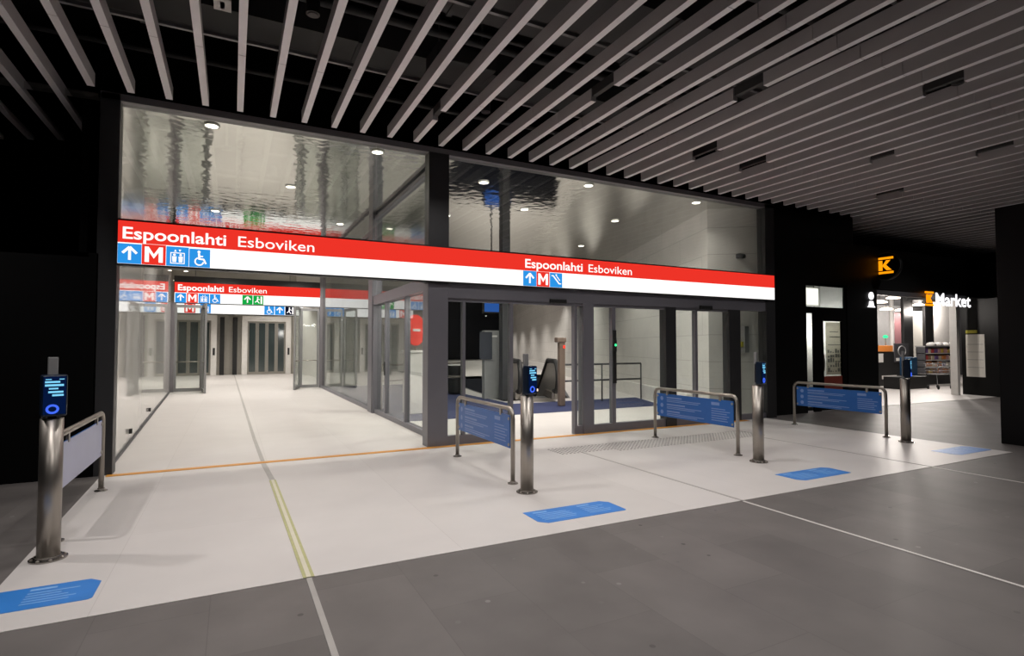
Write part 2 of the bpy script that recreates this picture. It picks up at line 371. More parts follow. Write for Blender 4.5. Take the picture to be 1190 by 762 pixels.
for k in range(-6, 61):
    x = -1.575+SP*k
    ye = 8.19 if -0.5 < k < 38.6 else (10.45 if k > 0 else 10.40+(-1-k)*.18)
    if k == 0: ye = 8.19
    w, zb, zt = .038, 4.75, 4.91
    ys = [-2.0, .58, 3.58, 6.58, ye]
    segs = []
    for a, b in zip(ys, ys[1:]): segs.append([a, b-.007])
    g = GAPS.get(k)
    if g:
        out = []
        for a, b in segs:
            if b <= g[0] or a >= g[1]: out.append([a, b]); continue
            if a < g[0]: out.append([a, g[0]])
            if b > g[1]: out.append([g[1], b])
        segs = out
    mb = MB()
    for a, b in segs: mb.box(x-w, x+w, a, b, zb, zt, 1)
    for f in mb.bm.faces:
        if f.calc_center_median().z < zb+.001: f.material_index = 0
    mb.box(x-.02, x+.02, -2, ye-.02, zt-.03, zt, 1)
    n = k+7
    if k < 0: where = 'over the black recess left of the entrance'
    elif k < 39: where = 'ending at the glass front'
    else: where = 'running on over the shop front'
    lab = 'pale grey ceiling slat %s, %s from the left end of the row' % (where, ordinal(n))
    if g: lab = 'pale grey ceiling slat with a black light slot, %s from the left end of the row' % ordinal(n)
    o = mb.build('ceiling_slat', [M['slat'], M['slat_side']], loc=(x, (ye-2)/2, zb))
    tag(o, lab, 'ceiling slat', 'pale slats of the open ceiling')
    if g:
        mb = MB(); mb.box(x-.034, x+.034, g[0]+.01, g[1]-.01, zb+.05, zt+.01, bev=.006)
        mb.build('light_slot', M['slot'] if k in (24, 21, 34) else M['duct'], o)
# carriers, ducts and pipes in the void
for i, y in enumerate([6.62, 4.9, 3.0, 1.1]):
    mb = MB(); mb.box(-4.4, 23, y-.02, y+.02, 4.915, 4.955); mb.box(-4.4, 23, y-.03, y+.03, 4.955, 4.96)
    tag(mb.build('carrier_rail', M['tray']), 'thin metal carrier rail across the slats, %s row out from the glass front' % NUM[i], 'ceiling rail', 'rails that carry the slats')
def duct(label, x0, x1, y0, y1, z0, z1, m='duct'):
    t = thing('air_duct', label, 'air duct', ((x0+x1)/2, (y0+y1)/2, z0), 'ducts in the ceiling void')
    MB().box(x0, x1, y0, y1, z0, z1).build('duct_body', M[m], t)
    x = x0+.6
    while x < x1:
        MB().box(x-.03, x+.03, y0-.02, y1+.02, z0-.02, z1+.02).build('duct_flange', M[m], t)
        MB().cyl((x+.3, (y0+y1)/2, z1-.02), (x+.3, (y0+y1)/2, 6.2), .015, 6).build('hanger_rod', M['tray'], t); x += 2.4
duct('flat grey air duct above the slats close to the glass front', -4, 12.5, 7.0, 7.7, 5.45, 5.85)
duct('wide dark air duct above the slats in the middle of the concourse', 1.5, 16, 4.6, 5.7, 5.3, 5.75)
duct('broad grey air duct above the slats nearest the viewer', 2.0, 15, 2.2, 3.3, 5.25, 5.7)
for i, (y, z, r) in enumerate([(6.2, 5.35, .045), (6.02, 5.38, .03), (3.95, 5.3, .05), (7.9, 5.2, .03)]):
    tag(MB().tube([(-4.3, y, z), (17, y, z)], r, 10).build('ceiling_pipe', M['duct']), 'dark pipe in the ceiling void, %s' % ['thicker one of the pair near the front', 'thinner one of the pair near the front', 'single pipe between two ducts', 'thin pipe right above the glass front'][i], 'pipe', 'pipes in the ceiling void')
mb = MB(); mb.box(-.16, -.12, 6.15, 6.28, 5.05, 5.60); mb.box(-.22, -.06, 6.1, 6.32, 5.05, 5.08)
tag(mb.build('hanger_bracket', M['white_paint']), 'short white hanger bracket between two slats above the left entrance', 'bracket')
t = thing('junction_box', 'grey junction box hung in the ceiling void above the left doors', 'box', (2.6, 6.6, 5.15))
MB().box(2.2, 3.0, 6.36, 6.84, 5.15, 5.36, bev=.02).build('box_body', M['duct'], t)
for x in (2.3, 2.9): MB().cyl((x, 6.6, 5.35), (x, 6.6, 6.2), .012, 6).build('hanger_rod', M['tray'], t)

# ------------------------------------------------------------------ facade frame and upper glass
def frame(name, mb, m=None, label=None): return struct(name, mb, m or M['frame'], label)
mb = MB(); mb.box(-1.52, -1.31, 8.40, 8.62, 0, 4.80, bev=.006)
frame('trim_11', mb, M['frame_dark'], 'dark metal end post at the left of the glass front')
mb = MB(); mb.box(2.77, 3.11, 8.40, 8.62, 2.6, 4.72)
frame('trim_12', mb, M['frame_dark'], 'dark post in the upper glass above the sign')
mb = MB(); mb.box(2.77, 3.11, 8.42, 8.68, 0, 2.64, bev=.006)
frame('trim_13', mb, M['frame'], 'grey corner post where the glass lobby meets the glass front')
mb = MB(); mb.box(10.62, 10.92, 8.40, 8.62, 0, 4.80, bev=.006)
frame('trim_14', mb, M['frame_dark'], 'dark metal end post at the right of the glass front')
mb = MB(); mb.box(-1.52, 10.92, 8.40, 8.60, 4.71, 4.80); frame('trim_15', mb, M['rail_trim'], 'grey head rail along the top of the glass front')
mb = MB(); mb.box(3.11, 10.62, 8.42, 8.62, 2.38, 2.66); frame('trim_16', mb, M['frame'], 'grey header beam above the right doors')
mb = MB(); mb.box(-1.31, 2.77, 8.50, 8.58, 2.95, 3.2); mb.box(3.11, 10.62, 8.50, 8.60, 2.66, 3.2)
frame('trim_17', mb, M['frame_dark'])
def window(n, x0, x1, y, z0, z1, m='glass_up', label=None):
    return struct('window_%d' % n, MB().box(x0, x1, y-.006, y+.006, z0, z1), M[m], label)
window(1, -1.31, 1.94, 8.50, 3.18, 4.71, label='left pane of the upper glass above the sign')
window(2, 1.955, 2.77, 8.50, 3.18, 4.71, label='narrow pane of the upper glass left of the dark post')
window(3, 3.11, 6.85, 8.50, 3.18, 4.71, label='middle pane of the upper glass right of the dark post')
window(4, 6.86, 10.62, 8.50, 3.18, 4.71, label='right pane of the upper glass above the sign')

# doors and fixed panes of the front
def bars(xs, z0, z1, y0=8.44, y1=8.52):
    mb = MB()
    for a, b in xs: mb.box(a, b, y0, y1, z0, z1)
    return mb
def door(n, x0, x1, mulls, label, base=True, panes=()):
    mb = MB(); zt = 2.38
    for a, b in mulls: mb.box(a, b, 8.44, 8.54, 0, zt)
    for a, b, hasbase in panes:
        mb.box(a, b, 8.44, 8.54, zt-.05, zt)
        if hasbase: mb.box(a, b, 8.44, 8.54, 0.004, .15)
    d = struct('door_%d' % n, mb, M['frame'], label)
    for a, b, hb in panes:
        MB().box(a, b, 8.484, 8.496, .15 if hb else .02, zt-.05).build('pane', M['glass'], d)
    return d
d1 = door(1, 3.11, 5.73, [(3.37, 3.42), (4.24, 4.30), (5.55, 5.61)], 'open glass sliding door beside the glass lobby corner', panes=[(3.11, 3.37, 1), (3.42, 4.24, 1), (5.61, 5.73, 1)])
mb = MB(); mb.box(4.30, 5.55, 8.44, 8.54, 2.33, 2.38); mb.build('door_head', M['frame'], d1)
d2 = door(2, 5.96, 7.70, [(6.40, 6.48)], 'closed glass sliding door behind the second barrier from the lobby corner', panes=[(5.96, 6.40, 1), (6.48, 7.70, 1)])
mb = MB(); mb.box(6.405, 6.475, 8.41, 8.44, .9, 1.9); mb.build('door_gasket', M['rubber'], d2)
d3 = door(3, 7.97, 9.47, [(8.52, 8.58)], 'closed glass sliding door near the right end of the front', panes=[(7.97, 8.52, 1), (8.58, 9.47, 1)])
d4 = struct('window_5', MB().box(9.81, 10.62, 8.484, 8.496, .12, 2.38), M['glass'], 'narrow fixed pane at the right end of the front')
mb = MB(); mb.box(9.81, 10.62, 8.44, 8.54, .004, .12); mb.build('pane_base', M['frame'], d4)
for i, (a, b) in enumerate([(5.73, 5.96), (7.70, 7.97), (9.47, 9.81)]):
    frame('trim_%d' % (18+i), MB().box(a, b, 8.41, 8.60, 0, 2.38, bev=.004), M['frame_dark'] if i else M['frame'], 'upright door post in the glass front, %s from the lobby corner' % NUM[i])
for i, (x, y0) in enumerate([(5.18, 8.36), (8.78, 8.36)]):
    t = thing('door_sensor', ['small black motion sensor above the open sliding door', 'small black motion sensor above the right closed door'][i], 'sensor', (x, 8.39, 2.36))
    MB().box(x-.17, x+.17, 8.37, 8.425, 2.36, 2.44, bev=.012).build('sensor_body', M['rubber'], t)
    MB().box(x-.10, x+.10, 8.362, 8.37, 2.375, 2.40).build('sensor_lens', M['slot'], t)
t = thing('door_signal', 'small green signal light on the dark door mullion', 'signal light', (6.44, 8.40, 1.50))
MB().box(6.41, 6.47, 8.39, 8.415, 1.50, 1.72, bev=.005).build('signal_housing', M['rubber'], t)
MB().lathe((0, 0, 0), [(.026, 0), (.02, .008)], 14).build('signal_lamp', M['led_green'], t)
q = bpy.data.objects['signal_lamp']; q.data.transform(Matrix.Translation((0, -.012, .12)) @ Matrix.Rotation(R(90), 4, 'X') @ Matrix.Translation(wloc(t)))

# ------------------------------------------------------------------ illuminated signs
def circ(cx, cy, r, n=20, a0=0, a1=360): return [(cx+r*math.cos(R(a0+(a1-a0)*i/n)), cy+r*math.sin(R(a0+(a1-a0)*i/n))) for i in range(n+(1 if a1-a0 < 360 else 0))]
def stroke(p, q, w):
    d = Vector((q[0]-p[0], q[1]-p[1])).normalized(); nx, ny = -d.y*w/2, d.x*w/2
    return [(p[0]+nx, p[1]+ny), (p[0]-nx, p[1]-ny), (q[0]-nx, q[1]-ny), (q[0]+nx, q[1]+ny)]
def ring(cx, cy, r, w, a0, a1, n=18):
    return [stroke((cx+r*math.cos(R(a0+(a1-a0)*i/n)), cy+r*math.sin(R(a0+(a1-a0)*i/n))), (cx+r*math.cos(R(a0+(a1-a0)*(i+1.08)/n)), cy+r*math.sin(R(a0+(a1-a0)*(i+1.08)/n))), w) for i in range(n)]
def symbol(kind):
    if kind == 'arrow': return [stroke((.5, .18), (.5, .80), .12), stroke((.5, .84), (.20, .52), .12), stroke((.5, .84), (.80, .52), .12)]
    if kind == 'metro': return [[(.12, .12), (.30, .12), (.30, .62), (.5, .30), (.70, .62), (.70, .12), (.88, .12), (.88, .88), (.72, .88), (.5, .52), (.28, .88), (.12, .88)]]
    if kind == 'lift':
        return [stroke((.2, .14), (.2, .68), .04), stroke((.8, .14), (.8, .68), .04), stroke((.18, .14), (.82, .14), .04), stroke((.18, .68), (.82, .68), .04),
                [(.28, .2), (.44, .2), (.46, .5), (.26, .5)], circ(.36, .58, .06, 10), [(.56, .2), (.72, .2), (.74, .5), (.54, .5)], circ(.64, .58, .06, 10),
                [(.34, .74), (.46, .74), (.40, .86)], [(.54, .86), (.66, .86), (.60, .74)]]
    if kind == 'wheelchair':
        return [circ(.46, .84, .075, 12), stroke((.46, .76), (.48, .42), .10), stroke((.46, .46), (.70, .44), .09), stroke((.68, .46), (.80, .20), .09), stroke((.48, .60), (.66, .60), .07)]+ring(.48, .32, .20, .07, 110, 350)
    if kind == 'escalator': return [stroke((.12, .80), (.28, .80), .07), stroke((.26, .80), (.74, .26), .09), stroke((.72, .26), (.90, .26), .07), stroke((.52, .80), (.80, .48), .05), circ(.50, .86, .06, 10)]
    if kind == 'exit': return [circ(.44, .80, .08, 10), stroke((.44, .70), (.40, .42), .13), stroke((.40, .42), (.60, .16), .09), stroke((.40, .42), (.18, .26), .09), stroke((.44, .66), (.66, .54), .08), [(.72, .10), (.88, .10), (.88, .90), (.72, .90)]]
def picto(parent, kind, x, y, z, s, bg):
    p = MB().poly([(0, 0), (s, 0), (s, s), (0, s)], (x, y-.002, z), UX, UZ, NY, .004).build('pictogram', M[bg], parent)
    mb = MB()
    for k, pl in enumerate(symbol(kind)): mb.poly([(a*s, b*s) for a, b in pl], (x, y-.006, z), UX, UZ, NY, .003+.0002*k)
    mb.build('symbol', M['glow_letter'], p)
def sign(label, x0, x1, y, z0, zm, z1, texts, pictos, depth=.16, top=0):
    t = thing('station_sign', label, 'illuminated sign', ((x0+x1)/2, y, z0))
    mb = MB(); mb.box(x0-.02, x1+.02, y+.01, y+depth, z0-.025, z1+.025+top); mb.build('sign_casing', M['rubber'], t)
    MB().box(x0, x1, y, y+.012, zm, z1).build('red_band', M['glow_red'], t)
    MB().box(x0, x1, y, y+.012, z0, zm).build('white_band', M['glow_white'], t)
    for s, x, w, h, zb, b in texts:
        MB().text(s, (x, y, zb), UX, UZ, NY, w, h, b, .004).build('lettering', M['glow_letter'], t)
    for kind, x, s, bg in pictos: picto(t, kind, x, y, z0+.001, s, bg)
    return t
sg = .262
sign('long red and white backlit station sign with two names across the glass front', -1.30, 10.85, YF, 2.64, 2.905, 3.18,
     [('Espoonlahti', -1.25, 1.155, .155, 2.955, .017), ('Esboviken', .05, .985, .150, 2.955, .004), ('Espoonlahti', 4.49, 1.19, .155, 2.958, .017), ('Esboviken', 5.81, 1.00, .150, 2.958, .004)],
     [('arrow', -1.298, .25, 'glow_blue'), ('metro', -1.045, .26, 'glow_red'), ('lift', -.78, sg-.01, 'glow_blue'), ('wheelchair', -.523, sg-.02, 'glow_blue'),
      ('arrow', 4.45, .26, 'glow_blue'), ('metro', 4.715, .26, 'glow_red'), ('escalator', 4.985, .255, 'glow_blue')])
Y2 = 22.35
sign('smaller red and white backlit station sign over the inner doorway of the hall', -1.82, 3.0, Y2, 3.12, 3.47, 3.83,
     [('Espoonlahti', -1.72, 1.42, .21, 3.55, .025), ('Esboviken', -.14, 1.25, .20, 3.55, .004)],
     [('arrow', -1.80, .33, 'glow_blue'), ('metro', -1.45, .34, 'glow_red'), ('lift', -1.09, .33, 'glow_blue'), ('wheelchair', -.74, .33, 'glow_blue'), ('arrow', .30, .34, 'glow_green'), ('exit', .66, .34, 'glow_green')], top=.20)
t = thing('station_sign', 'white backlit strip sign hanging deep in the hall before the lift doors', 'illuminated sign', (.6, 28.0, 3.05))
MB().box(-2.2, 3.0, 28.01, 28.15, 3.02, 3.55).build('sign_casing', M['rubber'], t)
MB().box(-2.2, 3.0, 28.0, 28.02, 3.05, 3.5).build('white_band', M['glow_white'], t)
picto(t, 'metro', -1.9, 27.998, 3.06, .42, 'glow_red'); picto(t, 'lift', -1.3, 27.998, 3.06, .42, 'glow_blue'); picto(t, 'wheelchair', 1.3, 27.998, 3.06, .42, 'glow_blue'); picto(t, 'arrow', 1.75, 27.998, 3.06, .42, 'glow_blue'); picto(t, 'exit', 2.2, 27.998, 3.06, .42, 'glow_navy')
for x in (-1.5, 2.4): MB().cyl((x, 28.08, 3.55), (x, 28.08, 4.78), .02, 8).build('hanger', M['tray'], t)

# ------------------------------------------------------------------ entrance hall
HC = 4.78
struct('ceiling', MB().box(-4, 9.6, 8.72, 46, HC, HC+.1).box(9.6, 33, 8.72, 62, HC, HC+.1), M['mirror'], 'hammered steel ceiling of the entrance hall')
# left wall of back-painted glass panels
mb = MB()
ys = [8.62, 12.4, 16.0, 19.6, 22.3]
for a, b in zip(ys, ys[1:]): mb.prism([(lx(a), a+.006, .04), (lx(b), b-.006, .04), (lx(b), b-.006, HC), (lx(a), a+.006, HC)], (-.05, 0, 0))
struct('wall_hall_left', mb, M['leftglass'], 'glossy pale glass panels along the left wall of the hall')
mb = MB(); mb.prism([(lx(8.62), 8.62, 0), (lx(22.3), 22.3, 0), (lx(22.3), 22.3, .035), (lx(8.62), 8.62, .035)], (.03, 0, 0)); 
struct('baseboard_left', mb, M['dark_grey'])
struct('wall_hall_left_beyond', MB().prism([(lx(22.3)-.02, 22.3, 0), (-4, 24, 0), (-4, 46, 0), (-4.1, 46, 0), (-4.1, 22.3, 0)], (0, 0, HC)), M['steel_wall'])
for i, y in enumerate([8.95, 11.0, 14.5]):
    x = lx(y); t = thing('wall_bracket', 'tiny dark glass clamp low on the left hall wall, %s from the entrance' % NUM[i], 'clamp', (x+.02, y, .16), 'clamps at the foot of the left hall wall')
    MB().box(x-.0, x+.045, y-.03, y+.03, .16, .24, bev=.006).build('clamp_body', M['slot'], t)
# inner doorway
mb = MB()
mb.box(-1.92, -1.80, 22.35, 22.5, 0, 3.12); mb.box(3.0, 3.2, 22.30, 22.5, 0, HC); mb.box(-1.92, 3.0, 22.52, 22.58, 4.7, HC)
struct('wall_inner_portal', mb, M['rail_trim'], 'grey metal frame of the inner doorway')
def leaf(n, p, q, label, top=3.05):
    p, q = Vector(p), Vector(q); d = (q-p).normalized(); nn = Vector((-d.y, d.x))*.03; L = (q-p).length
    mb = MB()
    def bar(a, b, z0, z1):
        A, B = p+d*a, p+d*b
        mb.prism([(A.x-nn.x, A.y-nn.y, z0), (B.x-nn.x, B.y-nn.y, z0), (B.x+nn.x, B.y+nn.y, z0), (A.x+nn.x, A.y+nn.y, z0)], (0, 0, z1-z0))
    bar(0, .07, .02, top); bar(L-.07, L, .02, top); bar(.07, L-.07, .02, .13); bar(.07, L-.07, top-.1, top)
    o = struct('door_%d' % n, mb, M['grey_paint'], label)
    A, B = p+d*.07, p+d*(L-.07); k = nn*.15
    MB().prism([(A.x-k.x, A.y-k.y, .13), (B.x-k.x, B.y-k.y, .13), (B.x+k.x, B.y+k.y, .13), (A.x+k.x, A.y+k.y, .13)], (0, 0, top-.23)).build('pane', M['glass'], o)
    A, B = p+d*.07, p+d*(L-.07)
    MB().tube([(A.x, A.y-.05, 1.05), (B.x, B.y-.05, 1.05)], .018, 8).build('push_bar', M['steel'], o)
leaf(4, (-1.80, 22.42), (-.95, 22.42), 'fixed glass door panel at the left of the inner doorway')
leaf(5, (-.93, 22.36), (-.80, 21.2), 'glass door leaf standing open at the left of the inner doorway')
leaf(6, (2.0, 21.3), (2.28, 22.3), 'glass door leaf standing open at the right of the inner doorway')
leaf(7, (2.32, 22.42), (2.98, 22.42), 'fixed glass door panel at the right of the inner doorway')
# lobby side wall
mb = MB(); mb.box(2.98, 3.22, 13.32, 13.75, 0, HC, bev=.006); struct('trim_21', mb, M['frame'], 'grey post halfway along the glass side of the lobby')
mb = MB(); mb.box(3.0, 3.2, 8.68, 13.32, 2.58, 2.80); mb.box(3.04, 3.16, 8.68, 13.32, .004, .10)
for y in (9.52, 10.72, 12.32): mb.box(3.05, 3.15, y-.045, y+.045, .1, 2.58)
mb.box(3.0, 3.2, 13.25, 13.32, 0, 2.58)
mb.box(3.04, 3.16, 8.68, 13.32, 4.66, 4.74)
d = struct('window_6', mb, M['frame'], 'glass side wall of the lobby with three panes')
for a, b in ((8.68, 9.475), (9.565, 10.675), (10.765, 12.275), (12.365, 13.25)):
    MB().box(3.094, 3.106, a, b, .10, 2.58).build('pane', M['glass'], d)
MB().box(3.094, 3.106, 8.68, 13.3, 2.80, 4.66).build('upper_pane', M['glass'], d)
MB().box(3.02, 3.04, 12.24, 12.30, .95, 1.25).build('door_handle', M['rubber'], d)
mb = MB(); mb.box(3.04, 3.16, 13.75, 22.3, .004, .09); mb.box(3.06, 3.14, 13.75, 22.3, 4.4, 4.5)
d = struct('window_7', mb, M['frame'], 'glass side wall of the hall between the lobby and the inner doorway')
for a, b in ((13.75, 18.0), (18.01, 22.3)): MB().box(3.094, 3.106, a, b, .09, 4.4).build('pane', M['glass'], d)
# back of the hall with the lift doors
struct('wall_back', MB().box(-4, 3.3, 34.5, 34.8, 0, HC), M['steel_wall'], 'steel clad wall with the lift doors at the back of the hall')
struct('wall_back_slant', MB().prism([(4.4, 24.6, 0), (3.3, 34.5, 0), (3.6, 34.5, 0), (4.7, 24.6, 0)], (0, 0, HC)), M['white_paint'])
def lift(label, x0, x1):
    t = thing('lift_entrance', label, 'lift', ((x0+x1)/2, 34.4, 0))
    mb = MB(); mb.box(x0-.28, x0, 34.32, 34.5, 0, 3.3); mb.box(x1, x1+.28, 34.32, 34.5, 0, 3.3); mb.box(x0, x1, 34.32, 34.5, 3.0, 3.3); mb.build('lift_frame', M['white_paint'], t)
    n = 4; w = (x1-x0)/n
    for i in range(n):
        mb = MB(); mb.box(x0+i*w+.01, x0+(i+1)*w-.01, 34.44, 34.5, 0, 3.0); l = mb.build('lift_leaf', M['steel_wall'], t)
        MB().box(x0+i*w+.09, x0+(i+1)*w-.09, 34.425, 34.44, .15, 2.9).build('leaf_window', M['lift_glass'], l)
    MB().box(x1+.10, x1+.2, 34.29, 34.32, 1.1, 1.5).build('call_panel', M['rubber'], t)
lift('wide lift entrance with dark glazed leaves right of the guide strip', .75, 2.75)
lift('lift entrance seen behind the open left door leaf', -3.2, -1.05)
mb = MB(); mb.box(-.62, -.40, 34.3, 34.5, 0, 3.2); mb.box(.02, .24, 34.3, 34.5, 0, 3.2)
tag(mb.build('wall_slot', M['rubber']), 'pair of black upright slots between the two lift entrances', 'wall slot')

# ------------------------------------------------------------------ escalator hall
mb = MB(); mb.prism([(rx(9.3), 9.3, 0), (rx(62), 62, 0), (rx(62)+.2, 62, 0), (rx(9.3)+.3, 9.3, 0)], (0, 0, HC)); struct('wall_right', mb, M['concrete'], 'pale panelled right wall of the escalator hall')
struct('wall_right_end', MB().prism([(10.75, 8.64, 0), (rx(9.3), 9.3, 0), (rx(9.3)+.05, 9.4, 0), (10.85, 8.74, 0)], (0, 0, HC)), M['concrete_x'])
struct('baseboard_right', MB().prism([(rx(9.3)-.02, 9.3, 0), (rx(62)-.02, 62, 0), (rx(62), 62, 0), (rx(9.3), 9.3, 0)], (0, 0, .12)), M['dark_grey'])
mb = MB(); mb.prism([(rx(10.2)-.16, 10.2, .0), (rx(40)-.16, 40, 0), (rx(40)-.02, 40, 0), (rx(10.2)-.02, 10.2, 0)], (0, 0, .42)); struct('trim_22', mb, M['white_paint'], 'low pale plinth along the right wall of the escalator hall')
# pit
mb = MB()
mb.prism([(7.1, 14.4, -6), (9.3, 27.0, -6), (9.3, 27.0, .004), (7.1, 14.4, .004)], (-.1, 0, 0))
mb.prism([(9.2, 14.4, -6), (rx(27)-.4, 27, -6), (rx(27)-.4, 27, .004), (9.2, 14.4, .004)], (.1, 0, 0))
mb.box(9.1, rx(27), 27, 27.1, -6, .004); mb.box(5, 18, 14, 28, -6.1, -6); mb.box(7, 9.3, 14.3, 14.4, -6, -.12)
struct('wall_pit', mb, M['bluegrey'])
struct('wall_far', MB().box(4.6, 33, 61.8, 62, 0, HC), M['bluegrey'], 'dark far wall of the escalator hall')
struct('wall_shaft', MB().prism([(3.5, 23.0, 0), (8.2, 23.0, 0), (8.2, 23.2, 0), (3.5, 23.2, 0)], (0, 0, HC)), M['concrete_x'])
tag(MB().prism([(3.3, 11.45, .004), (rx(11.45)-.3, 11.45, .004), (rx(13.6)-.3, 13.6, .004), (3.3, 13.6, .004)], (0, 0, .008)).build('entrance_mat', M['mat_blue']), 'wide dark blue mat on the hall floor before the escalators', 'mat')
tag(MB().box(3.3, 6.9, 13.605, 22.6, .004, .012).build('entrance_mat', M['mat_blue']), 'dark blue mat running back past the poster case behind the left door panes', 'mat')
# escalators
def escalator(label, o, first):
    ang = math.atan(WT*.92); D = Vector((math.sin(ang), math.cos(ang), 0)); S = Vector((D.y, -D.x, 0))
    t = thing('escalator', label, 'escalator', o, 'escalators going down from the hall'); o = Vector(o)
    def P(a, s, z): return o+D*a+S*s+Vector((0, 0, z))
    slope = math.tan(R(30)); fl = 1.3; end = 7.0
    def zz(a): return 0 if a < fl else -(a-fl)*slope
    for sd in (-.55, .55):
        # balustrade panel
        pts = [P(0.15, sd-.02, .04), P(fl, sd-.02, .04), P(end, sd-.02, zz(end)+.04), P(end, sd-.02, zz(end)+1.06), P(fl+.2, sd-.02, 1.05), P(.1, sd-.02, 1.06), P(-.12, sd-.02, .90), P(-.18, sd-.02, .62), P(-.10, sd-.02, .38)]
        mb = MB(); mb.prism(pts, S*.04); b = mb.build('balustrade', M['steel_wall'], t)
        path = [P(.3, sd, .24), P(.0, sd, .26), P(-.18, sd, .38), P(-.27, sd, .60), P(-.24, sd, .86), P(-.10, sd, 1.06), P(.12, sd, 1.14), P(fl, sd, 1.14)]
        path += [P(a, sd, zz(a)+1.14) for a in (fl+.5, 4.0, end)]
        MB().tube(path, .075, 12).build('handrail', M['rubber'], b)
        mb = MB(); mb.prism([P(.15, sd-.10, .02), P(fl, sd-.10, .02), P(end, sd-.10, zz(end)+.02), P(end, sd-.10, zz(end)+.22), P(fl, sd-.10, .22), P(.15, sd-.10, .22)], S*.20); mb.build('skirt', M['steel'], t)
    mb = MB(); mb.prism([P(-.4, -.45, .006), P(.5, -.45, .006), P(.5, .45, .006), P(-.4, .45, .006)], (0, 0, .014)); mb.build('comb_plate', M['steel'], t)
    a = .5
    while a < end-.4:
        z = zz(a+.2)
        mb = MB(); mb.prism([P(a, -.45, z-.25), P(a+.4, -.45, z-.25), P(a+.4, .45, z-.25), P(a, .45, z-.25)], (0, 0, .25)); mb.build('step', M['dark_grey'], t); a += .4
    mb = MB(); mb.prism([P(-.35, -.40, .30), P(-.35, -.05, .30), P(-.30, -.05, .30), P(-.30, -.40, .30)], (0, 0, .07)); mb.build('comb_light', M['strip_warm'], t)
    return t
escalator('escalator with black handrails behind the open sliding door', (8.02, 14.15, 0.005), True)
# post with red light, railings
p = onfloor(653, 472)
t = thing('gate_post', 'brown metal post with a red light inside the open door', 'post', (p.x, p.y, .012))
MB().box(p.x-.10, p.x+.07, p.y-.07, p.y+.07, .012, 1.70, bev=.02).build('post_body', M['brown_metal'], t)
MB().box(p.x-.18, p.x+.09, p.y-.10, p.y+.09, 1.70, 1.83, bev=.02).build('post_head', M['brown_metal'], t)
MB().box(p.x+.0, p.x+.06, p.y-.082, p.y-.07, 1.54, 1.62).build('signal_lamp', M['led_red'], t)
t = thing('hand_railing', 'steel railing running along the right wall from the brown post', 'railing', (p.x+.5, p.y+.3, .0125))
pa, pb = Vector((p.x+.3, 13.12, 0)), Vector((rx(13.12)-.3, 13.12, 0))
for z in (1.08, .62):
    MB().tube([(pa.x, pa.y, z), (pb.x, pb.y, z)], .026, 10).build('rail', M['dark_grey'], t)
for q in (pa.lerp(pb, .03), pa.lerp(pb, .5), pb): MB().cyl((q.x, q.y, .0125), (q.x, q.y, 1.08), .022, 10).build('baluster', M['dark_grey'], t)
t = thing('hand_railing', 'dark railing seen through the left door panes', 'railing', (4.6, 14.4, .0125))
for z in (1.12, .72): MB().tube([(3.3, 14.0, z), (5.9, 14.6, z)], .022, 10).build('rail', M['steel'], t)
for x, y in ((3.4, 14.02), (4.6, 14.3), (5.8, 14.58)): MB().cyl((x, y, .0125), (x, y, 1.12), .02, 10).build('baluster', M['steel'], t)
# display wall between hall and escalators: posters and screens
def screen(name, label, cat, px0, py0, px1, py1, y, face, text=False):
    a, b = at(px0, py1, y), at(px1, py0, y)
    t = thing(name, label, cat, ((a.x+b.x)/2, y, a.z))
    MB().box(a.x-.05, b.x+.05, y, y+.09, a.z-.05, b.z+.05, bev=.01).build('housing', M['rubber'], t)
    MB().box(a.x, b.x, y-.006, y+.0, a.z, b.z).build('display', M[face], t)
    return t, a, b
t, a, b = screen('info_screen', 'blue glowing screen hanging behind the left door panes', 'screen', 563, 350, 580, 362, 17.0, 'screen_blue')
MB().cyl(((a.x+b.x)/2, 17.04, b.z+.04), ((a.x+b.x)/2, 17.04, HC), .025, 8).build('hanger', M['tray'], t)
t, a, b = screen('info_screen', 'narrow blue screen edge beside the lilac door mullion', 'screen', 588, 351, 593, 363, 17.0, 'screen_blue')
MB().cyl(((a.x+b.x)/2, 17.04, b.z+.04), ((a.x+b.x)/2, 17.04, HC), .025, 8).build('hanger', M['tray'], t)
a, b = at(563, 474, 15.2), at(581, 384, 15.2)
t = thing('poster_case', 'upright dark poster case behind the left door panes', 'poster case', ((a.x+b.x)/2, 15.2, .0125))
MB().box(a.x, b.x, 15.2, 15.4, .0125, b.z, bev=.01).build('case_body', M['grey_paint'], t)
zc = at(570, 417, 15.2).z
MB().box(a.x+.05, b.x-.05, 15.185, 15.2, zc, b.z-.05).build('poster', M['bluegrey'], t)
MB().box(a.x+.10, b.x-.10, 15.178, 15.185, b.z-.2, b.z-.15).build('poster_title', M['white_paint'], t)
MB().box(a.x+.10, b.x-.3, 15.178, 15.185, zc+.12, zc+.2).build('poster_caption', M['white_paint'], t)
a, b = at(584, 480, 14.6), at(593, 352, 14.6)
tag(MB().box(a.x, b.x, 14.6, 14.85, .0125, HC, bev=.01).build('pillar', M['dark_grey']), 'slim dark pillar behind the lilac door mullion', 'pillar')
c = onfloor(529, 458); c = Vector((c.x, c.y, .0125))
t = thing('litter_bin', 'black litter bin with a pale lid behind the leftmost door pane', 'bin', c)
MB().lathe(c, [(.20, 0), (.24, .06), (.26, .9), (.26, .95)], 20).build('bin_body', M['rubber'], t)
MB().lathe((c.x, c.y, .955), [(.27, 0), (.27, .04), (.18, .10)], 20).build('bin_lid', M['white_paint'], t)
MB().lathe((c.x, c.y, .60), [(.262, 0), (.262, .04)], 20).build('bin_ring', M['steel'], t)
